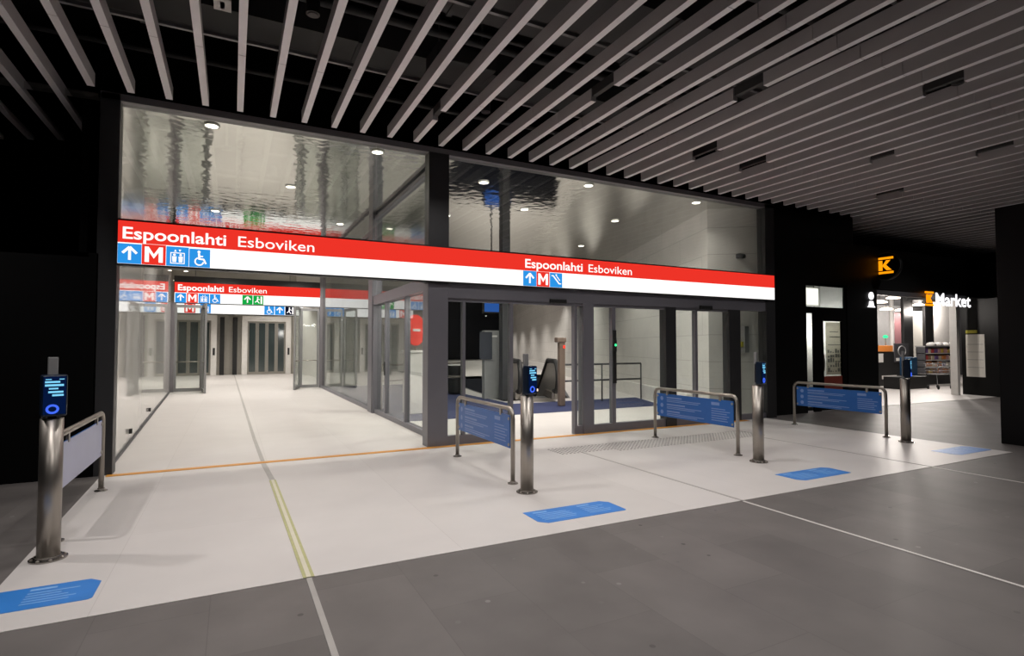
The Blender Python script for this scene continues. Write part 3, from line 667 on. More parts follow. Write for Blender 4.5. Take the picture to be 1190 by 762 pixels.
# kiosk with the round red sign
y = 12.6; a, b = at(474, 442, y), at(497, 404, y)
t = thing('info_kiosk', 'white info kiosk with a round red sign inside the lobby', 'kiosk', ((a.x+b.x)/2, y, .0125))
MB().box(a.x, b.x, y, y+.45, .0125, b.z-.12, bev=.02).build('kiosk_body', M['white_paint'], t)
MB().box(a.x-.04, b.x+.04, y-.03, y+.48, b.z-.12, b.z-.06, bev=.01).build('kiosk_top', M['white_paint'], t)
MB().cyl(((a.x+b.x)/2, y+.2, b.z-.08), ((a.x+b.x)/2, y+.2, 1.58), .025, 10).build('sign_pole', M['steel'], t)
mb = MB(); cc = Vector(((a.x+b.x)/2, y+.2, 1.98)); dd = Vector((.60, -.80, 0)); dd.normalize()
mb.tube([cc-dd*.02, cc+dd*.02], .37, 36); mb.build('round_sign', M['red_disc'], t)
mb = MB(); ee = Vector((-dd.y, dd.x, 0))
mb.box(-.14, .14, -.0125, .0125, -.03, .03)
k = mb.build('sign_mark', M['white_paint'], t); k.data.transform(Matrix.Translation(cc+dd*.026-wloc(t)) @ Matrix(((ee.x, dd.x, 0, 0), (ee.y, dd.y, 0, 0), (0, 0, 1, 0), (0, 0, 0, 1))) @ Matrix.Translation(wloc(t)))
c = at(880, 300, 8.9); c = Vector((10.34, 8.87, c.z)); t = thing('wall_camera', 'small dark camera on the pale wall behind the right pane', 'camera', (c.x, 8.85, c.z-.05))
MB().box(c.x-.05, c.x+.05, 8.80, 8.93, c.z-.05, c.z+.05, bev=.01).build('camera_mount', M['dark_grey'], t)
MB().lathe((c.x, 8.77, c.z-.04), [(.02, -.03), (.05, -.015), (.06, .02), (.05, .06)], 16).build('camera_dome', M['rubber'], t)
c = Vector((10.40, 8.82, 1.5)); t = thing('wall_switch', 'dark control box with a yellow sticker on the wall behind the right pane', 'control box', c)
MB().box(c.x-.05, c.x+.09, 8.76, 8.90, 1.45, 2.05, bev=.006).build('box_body', M['grey_paint'], t); MB().box(c.x-.12, c.x-.04, 8.80, 8.93, 1.58, 1.70).build('sticker', M['yellow'], t)

# ------------------------------------------------------------------ downlights of the hall
def downlight(x, y, z, power, label, r=.085, spread=130, col=(1, .95, .88), m='lamp', group='downlights in the hall ceiling', blend=.6):
    t = thing('downlight', label, 'downlight', (x, y, z-.02), group)
    mb = MB()
    mb.lathe((x, y, z-.018), [(r+.02, 0), (r+.02, .022)], 20); mb.build('trim_ring', M['white_paint'] if m == 'lamp' else M['slot'], t)
    MB().lathe((x, y, z-.024), [(r*.8, 0), (r, .006)], 20).build('lamp_disc', M[m], t)
    l = bpy.data.lights.new('hall_lamp', 'SPOT'); l.energy = power; l.spot_size = R(spread); l.spot_blend = blend; l.color = col; l.shadow_soft_size = .06
    lo = bpy.data.objects.new('lamp_beam', l); COL.objects.link(lo); lo.parent = t; lo.location = (0, 0, -.03)
PW = 290
HL = [(-.31, 8.95), (2.07, 8.95), (6.23, 8.95), (9.1, 8.95), (.99, 11.7), (2.45, 14.7), (-.4, 14.6), (.6, 18.5), (4.3, 9.7), (6.0, 11.2), (8.6, 11.2), (4.6, 12.6), (-.3, 21), (2.2, 21), (.2, 25), (2.4, 25.5), (-1.8, 27), (.8, 30), (-2.5, 31), (2.2, 32), (9.8, 14.5), (12.4, 20), (14.6, 26), (11.5, 30), (6.6, 18), (11.6, 21.6), (14.0, 28.5), (15.9, 33), (18.2, 39), (21.0, 46), (23.8, 53)]
for i, (x, y) in enumerate(HL):
    pw = PW
    if y > 13 and x > 3.5: pw = PW*.9
    if i > 24: pw = 620  # last six are unseen, added to brighten the deep right wall
    if x < 3.2: pw *= .88 if y < 18 else 1.3
    if y < 9.0: pw = PW*(.45 if x < 9 else .12)
    downlight(x, y, HC, pw, 'small round downlight in the steel hall ceiling, %s' % (ordinal(i+1)+' from the front left'))

t = thing('fill_strip', 'long added fill light, out of sight on the hall side of the header beam behind the station sign', 'light strip', (6.0, 8.66, 2.86))  # fill lamp added out of sight to brighten the hall walls
MB().box(3.4, 8.6, 8.60, 8.68, 2.80, 2.94, bev=.006).build('fill_housing', M['white_paint'], t)
l = bpy.data.lights.new('fill_lamp', 'AREA'); l.shape = 'RECTANGLE'; l.size = 5.0; l.size_y = .08; l.energy = 150; l.color = (1, .96, .9)
lo = bpy.data.objects.new('lamp_beam', l); COL.objects.link(lo); lo.parent = t; lo.location = (0, .04, .03); lo.rotation_euler = (R(94), 0, 0)
# ------------------------------------------------------------------ concourse lamps (in the light slots between the slats)
CL = [(-3.4, 6.4), (-1.1, 3.4), (.85, 5.6), (1.2, 1.2), (3.1, 6.9), (3.4, 3.4), (5.1, 5.5), (5.6, 1.6), (7.3, 6.5), (8.1, 3.5), (10.3, 6.25), (12.5, 6.5), (16.5, 6.8), (-3.0, .5), (18.6, 5.0)]  # last can is added to brighten the slats over the shop front
CP = {0: 240, 1: 170, 2: 150, 3: 280, 4: 130, 5: 180, 6: 130, 7: 200, 8: 100, 9: 80, 10: 70, 11: 55, 12: 260, 13: 120, 14: 220}
for i, (x, y) in enumerate(CL):
    k = round((x+1.575)/SP-.5)+.5; xx = -1.575+SP*k
    t = thing('spot_can', 'black spotlight can tucked between ceiling slats, %s of the row' % ordinal(i+1), 'spotlight', (xx, y, 4.83), 'black spotlights above the slats')
    MB().lathe((xx, y, 4.84), [(.065, 0), (.065, .16), (.03, .2)], 16).build('can_body', M['slot'], t)
    MB().lathe((xx, y, 4.832), [(.045, 0), (.05, .008)], 16).build('lamp_lens', M['slot'], t)
    l = bpy.data.lights.new('spot_lamp', 'SPOT'); l.energy = CP[i]; l.spot_size = R(128); l.spot_blend = .7; l.color = (1, .955, .935); l.shadow_soft_size = .05
    lo = bpy.data.objects.new('lamp_beam', l); COL.objects.link(lo); lo.parent = t; lo.location = (0, 0, -.08)

# ------------------------------------------------------------------ barriers
def barrier():
    x, ya, yb, zt = 2.93, 5.76, 7.53, .865; r = .026
    t = thing('steel_barrier', 'steel hoop barrier with a blue text panel by the glass lobby corner', 'barrier', (x, (ya+yb)/2, .004), 'hoop barriers in front of the entrance')
    path = [(x, ya, .01), (x, ya, zt-.12)]+[(x, ya+.11-.11*math.cos(R(a)), zt-.11+.11*math.sin(R(a))) for a in (20, 40, 60, 80)]
    path += [(x, yb-.11+.11*math.sin(R(a)), zt-.11+.11*math.cos(R(a))) for a in (10, 30, 50, 70)]+[(x, yb, zt-.12), (x, yb, .01)]
    MB().tube(path, r, 16).build('hoop', M['steel'], t)
    for y in (ya, yb): MB().lathe((x, y, .004), [(.062, 0), (.062, .008), (.034, .014), (.034, .03)], 20).build('foot_flange', M['steel_dark'], t)
    za, zb = .40, .785; p0, p1 = ya+.07, yb-.06
    mb = MB(); mb.box(x-.006, x+.006, p0, p1, za, zb)
    mb.bm.faces.ensure_lookup_table()
    bmesh.ops.recalc_face_normals(mb.bm, faces=list(mb.bm.faces))
    for f in mb.bm.faces:
        if f.calc_center_median().x > x+.005: f.material_index = 1
    p = mb.build('text_panel', [M['blue_print'], M['lav_print']], t)
    rng = random.Random(3)
    mb = MB()
    # printed lines, left block of three paragraphs, right block with a heading; pictogram column at the far end
    V = (0, -1, 0)
    def line(y0, w, z, h): mb.poly([(0, 0), (w, 0), (w, h), (0, h)], (x-.006, y0, z), V, UZ, (-1, 0, 0), .0015)
    L0 = p1-.24
    for blk in range(3):
        zz = zb-.07-blk*.115
        line(L0, .30+.2*rng.random(), zz, .022)
        for q in range(2): line(L0, .62+.25*rng.random(), zz-.032-q*.026, .012)
    line(p0+.42, .16, zb-.09, .045)
    for q in range(6): line(p0+.42, .24+.12*rng.random(), zb-.15-q*.035, .012)
    for q in range(3): mb.poly(circ(.05, .04, .035, 14), (x-.006, p1-.07, zb-.12-q*.115), V, UZ, (-1, 0, 0), .0015)
    mb.build('printed_text', M['blue_text'], p)
    mb = MB()
    for yy in (p0+.02, p1-.02):
        for z in (za+.04, zb-.04): mb.cyl((x-.016, yy, z), (x+.016, yy, z), .018, 12)
    for yy in (p0+.25, p1-.25): mb.box(x-.012, x+.012, yy-.02, yy+.02, zb-.02, zt-.02)
    mb.build('panel_clip', M['steel'], t)
    return t
B = barrier(); by = B.location.y
dup(B, (-1.27, by, .004), 'steel hoop barrier at the left edge, seen from its pale reverse')
dup(B, (6.62, by-.01, .004), 'steel hoop barrier with a blue text panel before the closed sliding doors')
dup(B, (10.24, by-.06, .004), 'steel hoop barrier with a blue text panel nearest the grocery shop')

# ------------------------------------------------------------------ ticket validator bollards
def bollard():
    x, y = 2.9, 5.36
    t = thing('validator_bollard', 'steel ticket reader bollard in front of the glass lobby corner', 'ticket reader', (x, y, .004), 'ticket reader bollards')
    MB().tube([(x, y, .01), (x, y, 1.055)], .072, 36).build('steel_tube', M['steel'], t)
    mb = MB(); mb.lathe((x, y, .004), [(.118, 0), (.118, .010), (.082, .016), (.082, .03)], 32); fl = mb.build('base_flange', M['steel_dark'], t)
    mb = MB()
    for k in range(8):
        a = R(45*k+20); mb.lathe((x+.100*math.cos(a), y+.100*math.sin(a), .014), [(.011, 0), (.011, .008), (.006, .012)], 8)
    mb.build('flange_bolt', M['steel'], fl)
    N = Vector((.35, -.937, 0)); U = Vector((.937, .35, 0)); 
    RM = Matrix(((U.x, -N.x, 0, x), (U.y, -N.y, 0, y), (0, 0, 1, 0), (0, 0, 0, 1)))   # local x right, local y away from the viewer
    def loc(mk, name, m, par):
        s = MB(); mk(s); q = MB(); q.merge(s, 0, RM); return q.build(name, m, par)
    loc(lambda s: s.box(-.03, .03, .0, .035, 1.0, 1.515, bev=.004), 'mounting_bar', M['grey_paint'], t)
    loc(lambda s: s.lathe((0, 0, 1.05), [(.070, 0), (.070, .008)], 30), 'tube_cap', M['rubber'], t)
    rd = loc(lambda s: s.box(-.077, .077, -.085, .0, 1.075, 1.385, bev=.012), 'reader', M['navy'], t)
    loc(lambda s: s.box(-.066, .066, -.089, -.0845, 1.09, 1.372, bev=.002), 'screen', M['screen_face'], rd)
    def tx(s):
        for (a, b, z, h) in [(-.055, -.02, 1.349, .006), (.025, .055, 1.349, .006), (-.058, .03, 1.325, .014), (-.058, .052, 1.300, .015), (-.035, .02, 1.277, .011), (-.038, .050, 1.250, .014), (-.015, .052, 1.226, .014)]:
            s.box(a, b, -.092, -.089, z, z+h)
    loc(tx, 'screen_text', M['screen_text'], rd)
    def rg(s): s.tube([(.032*math.cos(R(a))-.012, -.090, 1.130+.028*math.sin(R(a))) for a in range(0, 360, 20)], .008, 6, closed=True)
    loc(rg, 'reader_ring', M['screen_ring'], rd)
    def bk(s):
        s.box(-.064, .064, .0, .018, 1.10, 1.36, bev=.006)
    pl = loc(bk, 'back_plate', M['reader_black'], t)
    def mk(s):
        s.tube([(.030*math.cos(R(a)), .019, 1.25+.030*math.sin(R(a))) for a in range(0, 360, 20)], .006, 6, closed=True); s.box(-.05, .05, .017, .02, 1.14, 1.165)
    loc(mk, 'back_emblem', M['grey_paint'], pl)
    return t
V = bollard()
dup(V, (-1.21, 5.32, .004), 'steel ticket reader bollard at the far left with its screen facing the viewer')
dup(V, (6.50, 5.30, .004), 'steel ticket reader bollard before the closed sliding doors')
dup(V, (10.02, 5.27, .004), 'steel ticket reader bollard in front of the grocery shop entrance')

# ------------------------------------------------------------------ blue floor decals
def decal():
    x0, x1, y0, y1, c = 2.50, 3.46, 4.34, 4.71, .07; z = .0042
    t = thing('floor_decal', 'blue printed floor sticker before the bollard at the lobby corner', 'floor sticker', ((x0+x1)/2, (y0+y1)/2, z), 'blue stickers on the pale floor')
    mb = MB(); mb.prism([(x0+.0, y1, z), (x0, y0+c, z), (x0+c, y0, z), (x1-.02, y0, z), (x1, y0+.02, z), (x1, y1-c, z), (x1-c, y1, z)], (0, 0, .002)); p = mb.build('sticker_sheet', M['decal'], t)
    mb = MB(); rng = random.Random(5)
    def line(xa, w, yy, h): mb.poly([(0, 0), (w, 0), (w, h), (0, h)], (xa, yy, z+.002), UX, (0, 1, 0), (0, 0, 1), .0008)
    for q in range(3): line(x0+.08+.05*q, .05, y1-.075, .032)
    for q in range(5): line(x0+.08, .26+.12*rng.random(), y1-.12-q*.042, .012)
    line(x0+.58, .14, y1-.07, .03)
    for q in range(5): line(x0+.58, .18+.1*rng.random(), y1-.12-q*.042, .012)
    mb.build('printed_text', M['decal_text'], p); return t
D = decal(); dy = D.location.y
dup(D, (-1.25, dy+.02, .0042), 'blue printed floor sticker cut by the left edge of the picture')
dup(D, (6.52, dy-.02, .0042), 'blue printed floor sticker in front of the third bollard from the left')
dup(D, (9.99, dy-.05, .0042), 'blue printed floor sticker at the right tip of the pale floor')

# ------------------------------------------------------------------ grocery shop
YK = 8.70
struct('floor', MB().prism([(15.26, 8.76, 0), (20.35, 8.60, 0), (36, 9.4, 0), (36, 18, 0), (15.1, 18, 0), (15.1, 8.9, 0)], (0, 0, .006)), M['white_floor'], 'pale floor of the grocery shop')
struct('wall_shop_back', MB().box(14.3, 36, 17.0, 17.2, 0, 3.9), M['grey_paint'])
struct('wall_shop_left', MB().box(14.9, 15.1, 8.9, 17, 0, 3.9), M['dark_grey'])
struct('ceiling', MB().box(14.3, 36, 8.9, 17.2, 3.75, 3.85), M['dark_grey'], 'dark ceiling of the grocery shop')
struct('trim_23', MB().box(onfloor(1112,459).x, onfloor(1118,459).x, onfloor(1115,459).y, onfloor(1115,459).y+.2, 0, 3.12), M['white_paint'], 'pale upright at the right of the shop opening')
struct('trim_24', MB().box(15.26, 20.0, 8.72, 8.88, 2.98, 3.12), M['dark_grey'])
# round blade sign
c = Vector((15.5, 8.52, 3.72)); t = thing('round_shop_sign', 'round black hanging sign with an orange letter K between two bars', 'shop sign', c)
MB().tube([(15.44, c.y, c.z), (15.56, c.y, c.z)], .36, 40).build('sign_disc', M['black_gloss'], t)
mb = MB(); mb.tube([(15.43, c.y+.36*math.cos(R(a)), c.z+.36*math.sin(R(a))) for a in range(0, 360, 10)], .012, 8, closed=True); mb.build('sign_rim', M['duct'], t)
mb = MB(); mb.cyl((15.5, c.y+.3, c.z), (15.5, 8.72, c.z), .03, 10); mb.build('sign_arm', M['rubber'], t)
U2, N2 = (0, -1, 0), (-1, 0, 0)
def klogo(s, o, u, v, n, sz, th=.01):
    w = sz; 
    s.poly([(0, 0), (w, 0), (w, .13*sz), (0, .13*sz)], o, u, v, n, th); s.poly([(0, .87*sz), (w, .87*sz), (w, sz), (0, sz)], o, u, v, n, th)
    s.poly([(a*sz, b*sz) for a, b in [(.16, .2), (.38, .2), (.38, .8), (.16, .8)]], o, u, v, n, th)
    s.poly([(a*sz, b*sz) for a, b in [(.36, .5), (.62, .2), (.90, .2), (.58, .53)]], o, u, v, n, th+.001)
    s.poly([(a*sz, b*sz) for a, b in [(.36, .46), (.52, .46), (.84, .8), (.60, .8)]], o, u, v, n, th+.002)
mb = MB(); klogo(mb, (15.44, c.y+.25, c.z-.2), U2, UZ, N2, .44); mb.build('letter', M['glow_orange'], t)
# lettering above the opening
t = thing('shop_lettering', 'glowing letters with an orange K and white Market above the shop opening', 'shop sign', (18.7, 8.64, 2.75))
MB().box(17.5, 20.0, 8.68, 8.70, 2.98, 3.02).build('letter_rail', M['rubber'], t)
mb = MB(); klogo(mb, (17.56, 8.66, 2.75), UX, UZ, NY, .41, .03); mb.build('letter', M['glow_orange'], t)
MB().text('Market', (18.02, 8.64, 2.78), UX, UZ, NY, 1.95, .37, .022, .03).build('lettering', M['glow_market'], t)
t = thing('info_symbol', 'small glowing white letter i beside the shop opening', 'shop sign', (14.98, 8.65, 2.62))
mb = MB(); mb.poly(circ(0, .30, .10, 18), (14.98, 8.655, 2.62), UX, UZ, NY, .02); mb.poly([(-.07, .16), (.07, .16), (.10, .05), (.16, .0), (-.16, 0), (-.10, .05)], (14.98, 8.655, 2.62), UX, UZ, NY, .02); mb.build('symbol', M['glow_market'], t)
# side door with transom
mb = MB(); mb.box(12.56, 12.64, 8.75, 8.79, 0, 3.15); mb.box(14.14, 14.22, 8.75, 8.79, 0, 3.15); mb.box(12.64, 14.14, 8.75, 8.79, 2.40, 2.56); mb.box(12.90, 13.16, 8.75, 8.79, 0, 2.4); mb.box(12.64, 14.14, 8.75, 8.79, 3.08, 3.15)
d = struct('door_8', mb, M['black_wall'], 'black shop side door with a lit transom window')
mb = MB(); mb.box(13.16, 13.28, 8.75, 8.80, .02, 2.4); mb.box(14.02, 14.14, 8.75, 8.80, .02, 2.4); mb.box(13.28, 14.02, 8.75, 8.80, 2.22, 2.4); mb.box(13.28, 14.02, 8.75, 8.80, .02, .28)
lf = mb.build('door_leaf', M['black_wall'], d)
MB().box(13.28, 14.02, 8.76, 8.80, .30, .85).build('kick_panel', M['red_panel'], d)
MB().box(13.28, 14.02, 8.775, 8.785, .85, 2.22).build('pane', M['glass'], d)
MB().box(12.64, 12.90, 8.775, 8.785, .2, 2.4).build('pane', M['glass'], d)
MB().box(12.64, 14.14, 8.775, 8.785, 2.56, 3.08).build('transom_pane', M['glass'], d)
MB().tube([(13.22, 8.70, 1.0), (13.22, 8.70, 1.4)], .015, 8).build('door_handle', M['steel'], d)
struct('wall_store_room', MB().box(12.45, 14.3, 9.50, 9.60, 0, 4.1).box(14.3, 14.4, 8.9, 9.5, 0, 4.1).box(12.4, 12.5, 8.9, 9.5, 0, 4.1), M['white_paint'])
t = thing('wall_light', 'glowing square light panel behind the transom of the side door', 'light', (12.99, 8.86, 2.62))
MB().box(12.66, 13.36, 8.92, 8.98, 2.60, 3.06).build('panel_housing', M['white_paint'], t); MB().box(12.68, 13.34, 8.905, 8.92, 2.62, 3.04).build('panel_face', M['panel_glow'], t)
t = thing('poster', 'pale poster with grey drawings hung in the side door pane', 'poster', (13.65, 8.80, .9))
MB().box(13.30, 14.0, 8.80, 8.806, .88, 2.20).build('poster_sheet', M['thin_paper'], t); mb = MB(); rng = random.Random(2)
for i in range(6):
    for j in range(5):
        w = .03+.06*rng.random(); mb.box(13.36+i*.10, 13.36+i*.10+w, 8.797, 8.80, .95+j*.12, .95+j*.12+.09*rng.random()+.02)
mb.box(13.38, 13.9, 8.797, 8.80, 1.62, 1.64); mb.box(13.45, 13.8, 8.797, 8.80, 1.95, 1.97); mb.box(13.45, 13.86, 8.797, 8.80, 1.82, 1.84)
mb.build('poster_print', M['print_grey'], t)
l = bpy.data.lights.new('store_room_lamp', 'POINT'); l.energy = 40; l.shadow_soft_size = .1; lo = bpy.data.objects.new('store_room_lamp', l); COL.objects.link(lo)
t = thing('bulb_lamp', 'ceiling bulb in the store room behind the side door', 'lamp', (13.6, 9.2, 3.8)); lo.parent = t; lo.location = (0, 0, -1.75)
MB().lathe((13.6, 9.2, 2.12), [(.04, 0), (.07, .04), (.03, .12)], 14).build('lamp_bulb', M['shop_lamp'], t); MB().cyl((13.6, 9.2, 2.22), (13.6, 9.2, 4.18), .01, 6).build('lamp_cord', M['rubber'], t)
bpy.context.view_layer.update()
for nm_ in ('door_8', 'wall_store_room', 'wall_light', 'bulb_lamp', 'poster'):
    bpy.data.objects[nm_].location += Vector((-.25, -.07, 0))
# notice on the return wall
def NP(a, z, e): q = NA+ND*a+NN*e; return (q.x, q.y, z)
def nbox(a0, a1, z0, z1, e, th): return MB().prism([NP(a0, z0, e), NP(a1, z0, e), NP(a1, z1, e), NP(a0, z1, e)], NN*th)
nw = (onfloor(1145, 460.2)-NA).length; n0 = (onfloor(1125, 458.4)-NA).length
t = thing('notice_board', 'pale notice sheet with a yellow header on the black wall by the shop', 'notice', NP((n0+nw)/2, .60, .01))
nbox(n0, nw, .60, 1.98, .003, .012).build('notice_sheet', M['paper'], t); nbox(n0, n0+(nw-n0)*.62, 2.02, 2.12, .003, .012).build('notice_header', M['yellow'], t)
for z in (.9, 1.15, 1.4, 1.65): nbox(n0+.04, nw-.04, z, z+.012, .015, .002).build('notice_line', M['print_grey'], t)

# shop interior
YS = 12.6
def blk(name, label, cat, px0, py0, px1, py1, y, dep, m, group=None, z0=None, bev=.01):
    a, b = at(px0, py1, y), at(px1, py0, y)
    o = MB().box(a.x, b.x, y, y+dep, a.z if z0 is None else z0, b.z, bev=bev).build(name, m); return tag(o, label, cat, group), a, b
a, b = at(1076, 448, YS), at(1111, 403, YS)
t = thing('product_shelf', 'open shelf unit with colourful packets at the right of the shop opening', 'shelf', ((a.x+b.x)/2, YS+.25, .006))
zs = [.62, .92, 1.22]; top = 1.56
MB().box(a.x, b.x, YS, YS+.34, .006, .46, bev=.01).build('shelf_base', M['slot'], t)
MB().box(a.x, b.x, YS+.31, YS+.34, .46, top).build('back_panel', M['dark_grey'], t)
for x in (a.x, b.x-.04): MB().box(x, x+.04, YS, YS+.34, .46, top).build('side_panel', M['dark_grey'], t)
for z in [.46]+[.74, 1.02, 1.30]: MB().box(a.x, b.x, YS, YS+.34, z-.02, z+.01).build('shelf_board', M['white_paint'], t)
MB().box(a.x-.03, b.x+.03, YS-.02, YS+.36, top, top+.05).build('shelf_top', M['grey_paint'], t)
nm = ['orange', 'red', 'cream', 'white', 'purple', 'brown', 'yellow', 'pink']; rng = random.Random(11)
for r_, z in enumerate([.471, .751, 1.031, 1.311]):
    x = a.x+.08; n = 0
    while x < b.x-.32:
        w = .18+.1*rng.random(); h = .14+.07*rng.random(); g = rng.choice([0, 0, 1, 2, 2, 3, 4, 5, 6, 7]); n += 1
        mb = MB(); mb.box(x, x+w, YS+.04, YS+.3, z, z+h, bev=.012); mb.box(x+.02, x+w-.02, YS+.036, YS+.04, z+h*.3, z+h*.6)
        o = mb.build('packet', GOODS[g]); tag(o, '%s packet on the %s board of the shop shelf, %s from the left' % (nm[g], ['lowest', 'second lowest', 'third lowest', 'top'][r_], ordinal(n)), 'packet', 'packets on the shop shelf'); x += w+.02+.04*rng.random()
for i, px in enumerate((1081, 1089, 1098, 1106)):
    q = at(px, 397, YS+.2); w = .19+.02*(i % 2)
    mb = MB(); mb.lathe((q.x, YS+.17, top+.05), [(w*.8, 0), (w, .04), (w*.8, .11), (w*.3, .15)], 14)
    tag(mb.build('bread_bag', GOODS[3]), 'pale bag lying on top of the shop shelf, %s from the left' % NUM[i], 'bag', 'bags on the shop shelf')
# checkout counter left
a, b = at(1019, 447, YS+.4), at(1051, 405, YS+.4)
t = thing('checkout_counter', 'black counter with an orange top strip at the left of the shop opening', 'counter', ((a.x+b.x)/2, YS+.7, .006))
MB().box(a.x, b.x, YS+.4, YS+1.0, .006, 1.38, bev=.02).build('counter_body', M['slot'], t); MB().box(a.x-.05, b.x-.9, YS+.35, YS+1.05, 1.38, 1.62, bev=.01).build('counter_top', GOODS[0], t)
MB().box(a.x+.35, a.x+1.35, YS+.385, YS+.4, .28, .42).build('counter_strip', M['white_paint'], t); MB().box(a.x+.15, a.x+.45, YS+.385, YS+.4, .95, 1.3).build('counter_notice', GOODS[3], t)
a2, b2 = at(1039, 421, YS+.37), at(1055, 399, YS+.37)
t = thing('counter_display', 'dark display board with a grey ring on the black counter behind the last bollard', 'display board', ((a2.x+b2.x)/2, YS+.36, a2.z))
MB().box(a2.x, b2.x, YS+.34, YS+.38, a2.z, b2.z, bev=.01).build('display_board', M['dark_grey'], t)
cx_, cz_ = (a2.x+b2.x)/2, a2.z+(b2.z-a2.z)*.6
MB().tube([(cx_+.26*math.cos(R(k)), YS+.335, cz_+.2*math.sin(R(k))) for k in range(0, 360, 15)], .025, 6, closed=True).build('ring_mark', M['grey_paint'], t)
MB().box(a2.x+.1, b2.x-.15, YS+.33, YS+.34, a2.z+.06, a2.z+.18).build('display_text', M['white_paint'], t)
q = at(1029, 391, YS+.6); t = thing('signal_lamp', 'green till lamp on a pole above the black counter', 'lamp', (q.x, YS+.6, 1.62))
MB().cyl((q.x, YS+.6, 1.62), (q.x, YS+.6, q.z-.05), .02, 8).build('lamp_pole', M['tray'], t); MB().lathe((q.x, YS+.6, q.z-.06), [(.05, 0), (.1, .05), (.05, .12)], 12).build('lamp_globe', M['led_green'], t)
# shopping trolley
q = at(1093, 452, 11.2); q = Vector((q.x-.15, 11.2, .006))
t = thing('shopping_trolley', 'dark wire shopping trolley standing before the product shelf', 'trolley', q)
mb = MB()
def P(x, y, z): return (q.x+x, q.y+y, z)
for z, e in ((.55, .06), (.68, .03), (.80, .01), (.95, 0)):
    mb.tube([P(-.5+e*2, -.22+e, z), P(.42, -.26, z), P(.42, .26, z), P(-.5+e*2, .22-e, z)], .008, 6, closed=True)
for i in range(10):
    x = -.38+i*.088; mb.tube([P(x, -.23, .95), P(x+.02, -.2, .55), P(x+.02, .2, .55), P(x, .23, .95)], .006, 6)
mb.build('basket', M['tray'], t)
mb = MB(); 
for s in (-.22, .22): mb.tube([P(.5, s, 1.02), P(.36, s, .55), P(.42, s, .14), P(-.36, s*.8, .14)], .014, 8)
mb.build('trolley_frame', M['tray'], t); MB().tube([P(.5, -.26, 1.03), P(.5, .26, 1.03)], .02, 10).build('handle_bar', M['rubber'], t)
for x, s in ((.42, -.22), (.42, .22), (-.34, -.17), (-.34, .17)): MB().tube([P(x, s-.015, .07), P(x, s+.015, .07)], .062, 14).build('wheel', M['rubber'], t)
# other fittings
blk('chest_freezer', 'low dark chest before the black counter in the shop', 'chest', 1050, 437, 1080, 453, 11.6, .7, M['slot'], z0=.006)
t_, a, b = blk('blue_crate_stack', 'blue upright crate stack between counter and shelf', 'crate', 1059, 415, 1066, 436, 11.8, .4, pmat('crate_blue', (.01, .06, .14), .5), z0=at(1060, 437, 11.6).z+.001)
blk('wall_poster_panel', 'white wall panel at the right of the shop interior', 'panel', 1085, 340, 1108, 398, 14.4, .04, M['white_paint'], z0=.006)
blk('wall_poster_panel', 'beige wall panel in the middle of the shop interior', 'panel', 1061, 362, 1076, 398, 14.4, .04, M['paper'], z0=.006)
blk('wall_poster_panel', 'dark pink wall panel at the left of the shop interior', 'panel', 1039, 364, 1052, 398, 14.4, .04, pmat('dull_pink', (.28, .12, .13), .6), z0=.006)
blk('shop_column', 'dark column in the shop left of the beige panel', 'column', 1052, 330, 1060, 449, 13.6, .12, M['slot'], z0=.006)
blk('shop_column', 'dark column in the shop right of the beige panel', 'column', 1077, 330, 1084, 449, 13.6, .12, M['slot'], z0=.006)
q = at(1036, 360, 14.0); tag(MB().cyl((q.x, 14, .006), (q.x, 14, 3.75), .09, 18).build('shop_column', M['white_paint']), 'thin white round column at the left of the shop interior', 'column')
a, b = at(1104, 382, 12.0), at(1109, 352, 12.0); t = thing('hanging_banner', 'narrow blue banner hanging at the right of the shop opening', 'banner', ((a.x+b.x)/2, 12, a.z))
MB().box(a.x, b.x, 12, 12.02, a.z, b.z).build('banner_cloth', pmat('banner_blue', (.05, .17, .5), .6), t); MB().cyl(((a.x+b.x)/2, 12.01, b.z), ((a.x+b.x)/2, 12.01, 3.75), .012, 6).build('banner_rod', M['tray'], t)
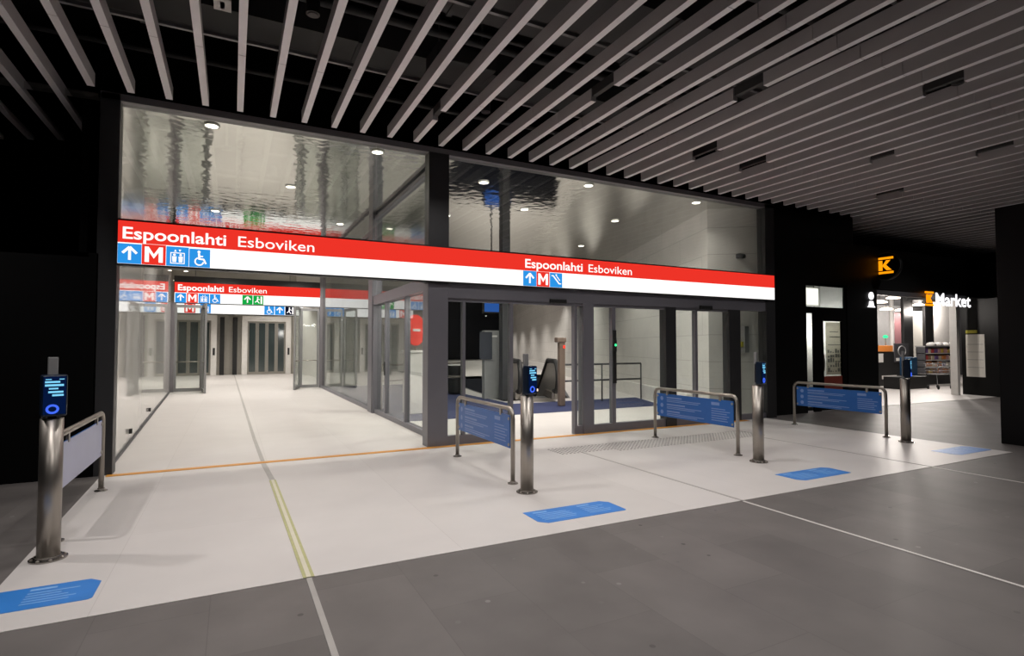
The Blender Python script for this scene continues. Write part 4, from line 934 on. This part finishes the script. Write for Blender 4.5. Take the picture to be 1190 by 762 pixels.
SL = [(1030, 360, 13.0), (1038, 347, 12.0), (1047, 361, 14.5), (1066, 347, 11.6), (1067, 355, 13.5), (1074, 364, 15.5), (1090, 345, 14.0), (1022, 352, 11)]
for i, (px, py, y) in enumerate(SL):
    q = at(px, py, y); z = min(q.z, 3.62); t = thing('shop_pendant', 'glowing shop ceiling lamp, %s of the scattered lamps seen through the opening' % ordinal(i+1), 'lamp', (q.x, y, z), 'lamps in the grocery shop')
    MB().lathe((q.x, y, z), [(.22, 0), (.24, .04), (.1, .1)], 18).build('lamp_shade', M['shop_lamp'], t); MB().cyl((q.x, y, z+.1), (q.x, y, 3.75), .01, 6).build('lamp_cord', M['rubber'], t)
    l = bpy.data.lights.new('shop_lamp', 'POINT'); l.energy = 260 if i == 6 else 130; l.color = (1, .92, .85); l.shadow_soft_size = .15; lo = bpy.data.objects.new('lamp_beam', l); COL.objects.link(lo); lo.parent = t; lo.location = (0, 0, -.25)

# ------------------------------------------------------------------ world, camera, view
w = bpy.data.worlds.new('World'); SC.world = w; w.use_nodes = True
bg = w.node_tree.nodes.get('Background') or w.node_tree.nodes.new('ShaderNodeBackground')
bg.inputs[0].default_value = (.9, .92, 1, 1); bg.inputs[1].default_value = .004
cam = bpy.data.cameras.new('Camera'); co = bpy.data.objects.new('Camera', cam); COL.objects.link(co)
cam.sensor_fit = 'HORIZONTAL'; cam.sensor_width = 36; cam.lens = F/W*36; cam.clip_start = .05; cam.clip_end = 200
co.matrix_world = Matrix(((AX.x, AX.y, AX.z, 0), (AY.x, AY.y, AY.z, 0), (AZ.x, AZ.y, AZ.z, CAMZ), (0, 0, 0, 1)))
SC.camera = co
SC.view_settings.view_transform = 'Standard'; SC.view_settings.look = 'None'; SC.view_settings.exposure = 0; SC.view_settings.gamma = 1
SC.view_settings.use_curve_mapping = False
try:
    SC.cycles.use_denoising = True; SC.cycles.max_bounces = 10; SC.cycles.diffuse_bounces = 5; SC.cycles.glossy_bounces = 5; SC.cycles.transparent_max_bounces = 24; SC.cycles.sample_clamp_indirect = 6
except Exception: pass
